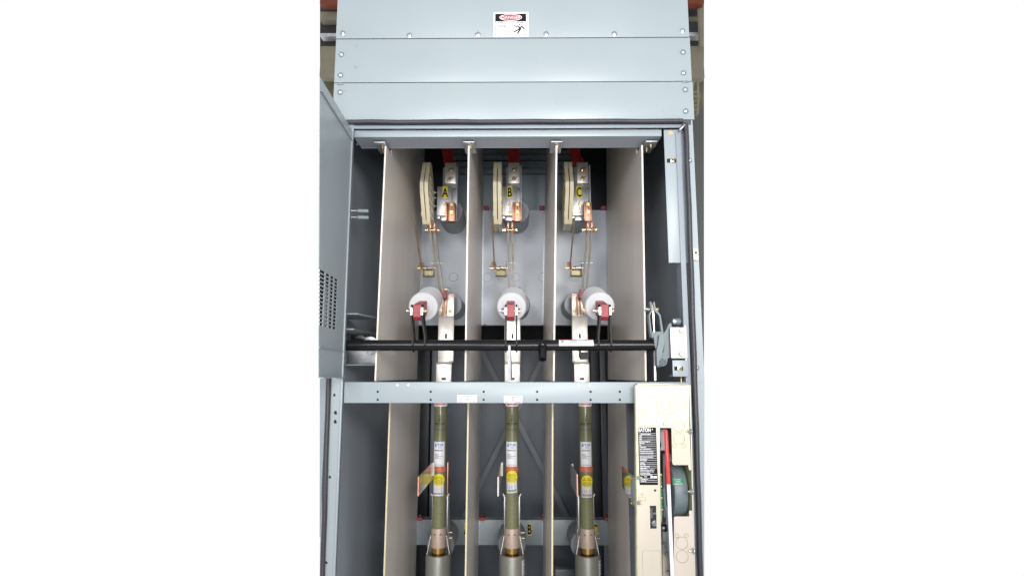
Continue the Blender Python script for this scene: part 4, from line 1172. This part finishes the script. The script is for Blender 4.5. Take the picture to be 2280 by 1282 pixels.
rect(1421, 885, 1430, 927.5); rect(1430, 885, 1439.5, 927.5); rect(1422, 1106, 1437, 1113.5); rect(1430, 1225, 1473, 1320)
m_ = MB(); m_.lathe(M3(1480.5, 942), (0, -1, 0), [(0, .0076), (.0012, .0076), (.0012, .0052)], GOLD, 24, cap=False); hexbolt(m_, M3(1480.5, 942), (0, -1, 0), .0052, 0, SILV, washer=False); m_.build('bolt', fp)
m_ = MB(); m_.cyl(M3(1458.5, 1091), Vector(M3(1458.5, 1091)) + Vector((0, -.0006, 0)), .0028, BLACKG, 14); m_.build('bolt_hole', fp)
for py in (960, 1093.5, 1226):
    m_ = MB(); p = Vector(P3(1539 + (py - 960) * .022, py, MY - .006)); m_.cyl(p, p - Vector((.012, 0, 0)), .0022, GOLD, 8); hexbolt(m_, p, (-1, 0, 0), .0050, 0, ZINC)
    m_.build('side_bolt', mech)
# nameplate
NY = MY - .0012
a = at(1420.5, 951, NY); b = at(1465, 1079, NY)
m_ = MB(); m_.box(a[0], b[0], NY, NY + .0009, b[1], a[1], BINK); npz = m_.build('nameplate', mech)
tag(npz, 'black nameplate with white lettering')
cx = (a[0] + b[0]) / 2; NW = b[0] - a[0]; NH = a[1] - b[1]
def nz_(v): return a[1] - NH * (v - 100) / 1095.
text('maker_name', 'EATON', a[0] + NW * .36, NY - .0003, nz_(183), .0125, WLAB, npz, sx=.72, bold=.0005)
m_ = MB(); c = (a[0] + NW * .79, nz_(138)); m_.cyl((c[0], NY - .0006, c[1]), (c[0], NY, c[1]), .0014, WLAB, 12)
for v in (215, 246, 282, 318, 352, 390, 430, 465, 505, 545, 588, 626, 652, 692, 728, 770, 800, 836, 872, 992, 1072, 1108, 1140):
    m_.box(a[0] + NW * .03, b[0] - NW * .03, NY - .0004, NY - .0001, nz_(v) - .0003, nz_(v) + .0003, WLAB)
m_.build('nameplate_rules', npz)
NT = [(238, 'Switch Information', .09), (268, 'Type', 0), (304, 'Style', 0), (340, 'Date', 0), (380, 'Maximum Design kV', 0), (414, 'Maximum', 0), (450, 'BIL', 0), (487, '3 Phase Sym', 0), (525, 'Nom. Momentary kA', 0),
      (568, 'Nominal Interrupt Amperes', 0), (606, 'Continuous and Load Break', 0), (674, 'Fault Close and Momentary', 0), (712, 'Asymmetrical', 0), (742, 'Fuse Ratings', 0), (788, 'E Rating', 0), (818, 'Fuse Type', 0), (856, 'Rated Fault kAmp', 0),
      (892, 'Replacement', 0), (920, 'Replacement fuses shall be of', 0), (950, 'the same manufacture, type,', 0), (980, 'and ampere rating.', 0), (1012, 'Catalog No. instructions', 0), (1046, 'Serial', .2), (1096, 'Assembled in', 0), (1132, 'Order No.', 0)]
for v, s_, ind in NT:
    text('nameplate_text', s_, a[0] + NW * (.05 + ind), NY - .0003, nz_(v), .0040 * (1 if len(s_) < 22 else .92), WLAB, npz, sx=.80, align='LEFT', bold=.00012)
m_ = MB()
for u0, v0, u1, v1 in ((.60, 1025, .74, 1062), (.77, 1025, .96, 1062)):
    m_.box(a[0] + NW * u0, a[0] + NW * u1, NY - .0004, NY - .0001, nz_(v1), nz_(v0), WLAB)
for v in (262, 298, 334, 410, 446, 520, 634, 700, 776, 812, 880, 1096):
    m_.box(a[0] + NW * .48, a[0] + NW * .8, NY - .0004, NY - .0001, nz_(v) - .0005, nz_(v) + .0005, GINK)
m_.build('nameplate_fields', npz)
# wheel (drum) with green label
wh_x0, wh_x1 = at(1499, 1090, .0)[0], at(1531.5, 1090, .0)[0]
wz = zz(1090, .05); WR = .068
m_ = MB(); m_.lathe((wh_x0, .058, wz), (1, 0, 0), [(0, WR - .01), (.002, WR - .002), (.006, WR), (wh_x1 - wh_x0 - .006, WR), (wh_x1 - wh_x0 - .001, WR - .003), (wh_x1 - wh_x0, WR - .008)], CAST, 64)
wl = m_.build('indicator_drum', mech)
fw2 = bend(.058, wz, WR); yw = .058 - WR
zl_ = at(1511, 1071, yw)[1]; xl = at(1511, 1071, yw)[0]
gl = sheet('position_label', xl - .0135, xl + .0135, zl_ - .0088, zl_ + .0088, yw - .0006, GREEN, fw2, wl, 6)
for i, s_ in enumerate(('OUVERT', 'OPEN', 'ABIERTO')):
    text('position_text', s_, xl, yw - .0010, zl_ + .0028 - i * .0055, .0052, WLAB, gl, sx=.95, extra=fw2)
# dark inner parts, link rods, plates
m_ = MB()
pr(m_, [(1470, 955), (1481, 955), (1481, 1002), (1471, 1002)], .02, .002, WHITEP)
pr(m_, [(1470, 985), (1472.5, 985), (1472.5, 995), (1470, 995)], .018, .0015, BLACKG)
m_.build('inner_card', mech)
m_ = MB()
m_.tube([P3(1478, 1085, .01), P3(1480, 1120, .005), P3(1487, 1150, .002), P3(1484, 1172, 0), P3(1487, 1210, 0), P3(1494, 1262, -.005), P3(1499, 1300, -.005)], .0040, CAST, 10)
m_.build('link_rod', mech)
m_ = MB(); pr(m_, [(1466, 1046), (1470, 1050), (1474, 1160), (1470, 1168), (1468, 1165)], MY + .004, .002, CREAMD)
m_.build('cable_strip', mech)
m_ = MB()
for k in range(11): pr(m_, [(1470.5 + k * .3, 1054 + k * 8.6), (1473 + k * .3, 1054 + k * 8.6), (1473.2 + k * .3, 1058.5 + k * 8.6 + (k % 3)), (1470.7 + k * .3, 1058.5 + k * 8.6)], MY + .0015, .001, GREEN if k % 3 else GOLD)
m_.build('cable_tie', mech)
for px, py in ((1486, 1232), (1503, 1232), (1491, 1272), (1508, 1270), (1482, 1212)):
    m_ = MB(); hexbolt(m_, P3(px, py, .0), (-1 if px < 1495 else 1, -.3, 0), .0052, .002, ZINC); m_.build('link_bolt', mech)
m_ = MB(); pr(m_, [(1476, 1164), (1484, 1164), (1485, 1222), (1475, 1222)], .03, .002, WHITEP); pr(m_, [(1475, 1222.5), (1488, 1222.5), (1492, 1330), (1475, 1330)], .02, .002, CREAM)
m_.build('inner_plate', mech)
m_ = MB(); pr(m_, [(1476, 1010), (1497, 1010), (1497, 1160), (1478, 1150)], .08, .003, PAINTB); m_.cyl(P3(1477, 1174, .0), P3(1484, 1174, 0), .009, BLACKL, 16); m_.lathe(P3(1477, 1174, -.009), (0, -1, 0), [(0, .004), (.003, .003)], ZINC, 12)
m_.build('inner_frame', mech)
m_ = MB(); m_.tube([P3(1450, 1130, .03), P3(1452, 1152, .03)], .004, GALV, 8); pr(m_, [(1444, 1142), (1466, 1140), (1466, 1143), (1444, 1145)], .03, .01, GALV); hexbolt(m_, P3(1457, 1164, .03), (0, -1, 0), .005, .004, ZINC); m_.build('window_parts', mech)
# operating handle: red grip on a white rod
ha = Vector(P3(1482.5, 960, -.045)); hb = Vector(P3(1488.5, 1077, -.042)); hc2 = Vector(P3(1499, 1330, -.036))
m_ = MB(); d = hb - ha; m_.cyl(hb + d.normalized() * .0002, hc2, .0045, RODW, 20); hd = m_.build('operating_handle', mech); tag(hd, 'thin operating handle, white below and red above')
m_ = MB(); m_.lathe(ha, d, [(-.0045, .0005), (-.004, .0024), (-.002, .0042), (0, .0048), (d.length, .0048)], RODR, 20); m_.build('red_grip', hd)
# reflective side bracket with two bolts
br = thing('side_bracket', P3(1415, 1110, .10), 'polished steel gusset plate with two bolts, left of the mechanism plate', 'bracket')
m_ = MB()
xg_ = at(1413, 1080, .03)[0]
m_.prism([(xg_, .03, zz(1061, .03)), (xg_, .215, zz(1061, .03)), (xg_, .215, zz(1084, .215)), (xg_, .12, zz(1104, .12)), (xg_, .03, zz(1122, .03))], (.002, 0, 0), MIRR)
m_.build('gusset', br)
m_ = MB(); a_ = at(1412, 1061, -.0); b_ = at(1417.5, 1130, -.0); m_.box(a_[0], b_[0] - .003, -.004, .05, b_[1], a_[1], PAINT, .001); m_.build('mounting_leg', br)
for py in (1063, 1119):
    m_ = MB(); p = Vector(P3(1411.5, py, .02)); hexbolt(m_, p, (-1, 0, 0), .0055, .002, GOLD); m_.build('bolt', br)
    m_ = MB(); p = Vector(P3(1420, py, MY - .006)); m_.cyl(p, p + Vector((.011, 0, 0)), .0026, GOLD, 8); m_.lathe(p, (1, 0, 0), [(0, .005), (.006, .005)], ZINC, 6, smooth=False); m_.build('bolt', br)

# ------------------------------------------------------------------ background behind the cabinet (a storage hall)
def bgbox(name, px0, px1, py0, py1, Y, d, m, lab, cat, group=None):
    xa = at(px0, (py0 + py1) / 2, Y)[0]; xb2 = at(px1, (py0 + py1) / 2, Y)[0]; z1, z0 = zz(py0, Y, (px0 + px1) / 2), zz(py1, Y, (px0 + px1) / 2)
    o = MB().box(xa, xb2, Y, Y + d, z0, z1, m, .003).build(name); return tag(o, lab, cat, group)
def wall_strip(px0, px1, py0, py1, Y, d, m):
    c = [P3(px0, py0, Y), P3(px1, py0, Y), P3(px1, py1, Y), P3(px0, py1, Y)]
    return MB().prism(c, (0, d, 0), m).build('hall_wall')
# left side
o = wall_strip(712.5, 790, -40, 330, 2.2, .1, OLIVW); tag(o, kind='structure')
for (py0, py1, m, lab, cat, Y) in ((-30, 9.5, ORNG, 'orange racking beam, left of the cabinet top', 'racking beam', 1.8), (26, 44, BEIGE, 'pale beam below the orange one, left of the cabinet', 'racking beam', 1.9),
                         (10, 25, RACKD, 'painted black shade between the upper beams, left of the cabinet', 'rack load', 2.0), (50, 74, RACKD, 'painted black shade below the pale beam, left of the cabinet', 'rack load', 2.0), (74, 81, GALV, 'thin bright rail between the shaded gaps, left of the cabinet', 'racking beam', 1.9),
                         (82, 102.5, RACKD, 'lowest painted black shade, left of the cabinet', 'rack load', 2.0), (103, 172, BEIGE, 'wide beige hall girder beside the open door top, left', 'girder', 1.95)):
    bgbox('racking_beam' if 'beam' in cat else 'rack_shade' if 'load' in cat else 'hall_girder', 712.5, 775, py0, py1, Y, .06, m, lab, cat)  # the black boxes are painted shade between the beams
# right side
o = wall_strip(1490, 1567.5, -40, 420, 2.2, .1, OLIVW); tag(o, kind='structure')
for (py0, py1, m, lab, cat, Y) in ((-30, 7.5, ORNG, 'orange racking beam, right of the cabinet top', 'racking beam', 1.8), (8, 26, RACKD, 'painted black shade just under the orange beam, right of the cabinet', 'rack load', 2.0),
                         (48, 72, RACKD, 'painted black shade between the grey rails, right of the cabinet', 'rack load', 2.0), (72, 80, GALV, 'thin grey rail right of the cabinet top', 'racking beam', 1.9), (80, 102, RACKD, 'painted black shade above the beige girder, right', 'rack load', 2.02),
                         (103, 174, BEIGE, 'stained beige hall girder, right of the cabinet', 'girder', 1.95)):
    bgbox('racking_beam' if 'beam' in cat else 'rack_shade' if 'load' in cat else 'hall_girder', 1495, 1559 if m is RACKD else 1567.5, py0, py1, Y, .06, m, lab, cat)  # black boxes here too stand for shade in the racking
m_ = MB(); x = P3(1562, 60, 1.85); m_.prism([P3(1556, -20, 1.85), P3(1567.5, -20, 1.85), P3(1567.5, 103, 1.85), P3(1560, 103, 1.85)], (0, .04, 0), BEIGE)
tag(m_.build('rack_upright'), 'pale upright of the racking, at the right border above the girder', 'racking upright')
m_ = MB(); m_.tube([P3(1541, 260, 1.7), P3(1542, 200, 1.7), P3(1545, 182, 1.7), P3(1550, 178, 1.7), P3(1554, 184, 1.7), P3(1555, 215, 1.7), P3(1553, 262, 1.7)], .006, BEIGE, 10)
for py in (205, 215, 225, 235, 245): m_.cyl(P3(1542, py, 1.7), P3(1555, py, 1.7), .004, BEIGE, 8)
tag(m_.build('wall_ladder'), 'small pale ladder with a hooped top behind the cabinet, right', 'ladder')
# neighbouring cabinet
ny = .25
o = MB().prism([P3(1536, 282, ny), P3(1567.5, 236, ny), P3(1567.5, 1300, ny), P3(1556, 1300, ny)], (0, .9, 0), NEIGH, smooth=False).build('neighbouring_cabinet')
tag(o, 'dark grey green steel side of another cabinet, at the right edge', 'cabinet')
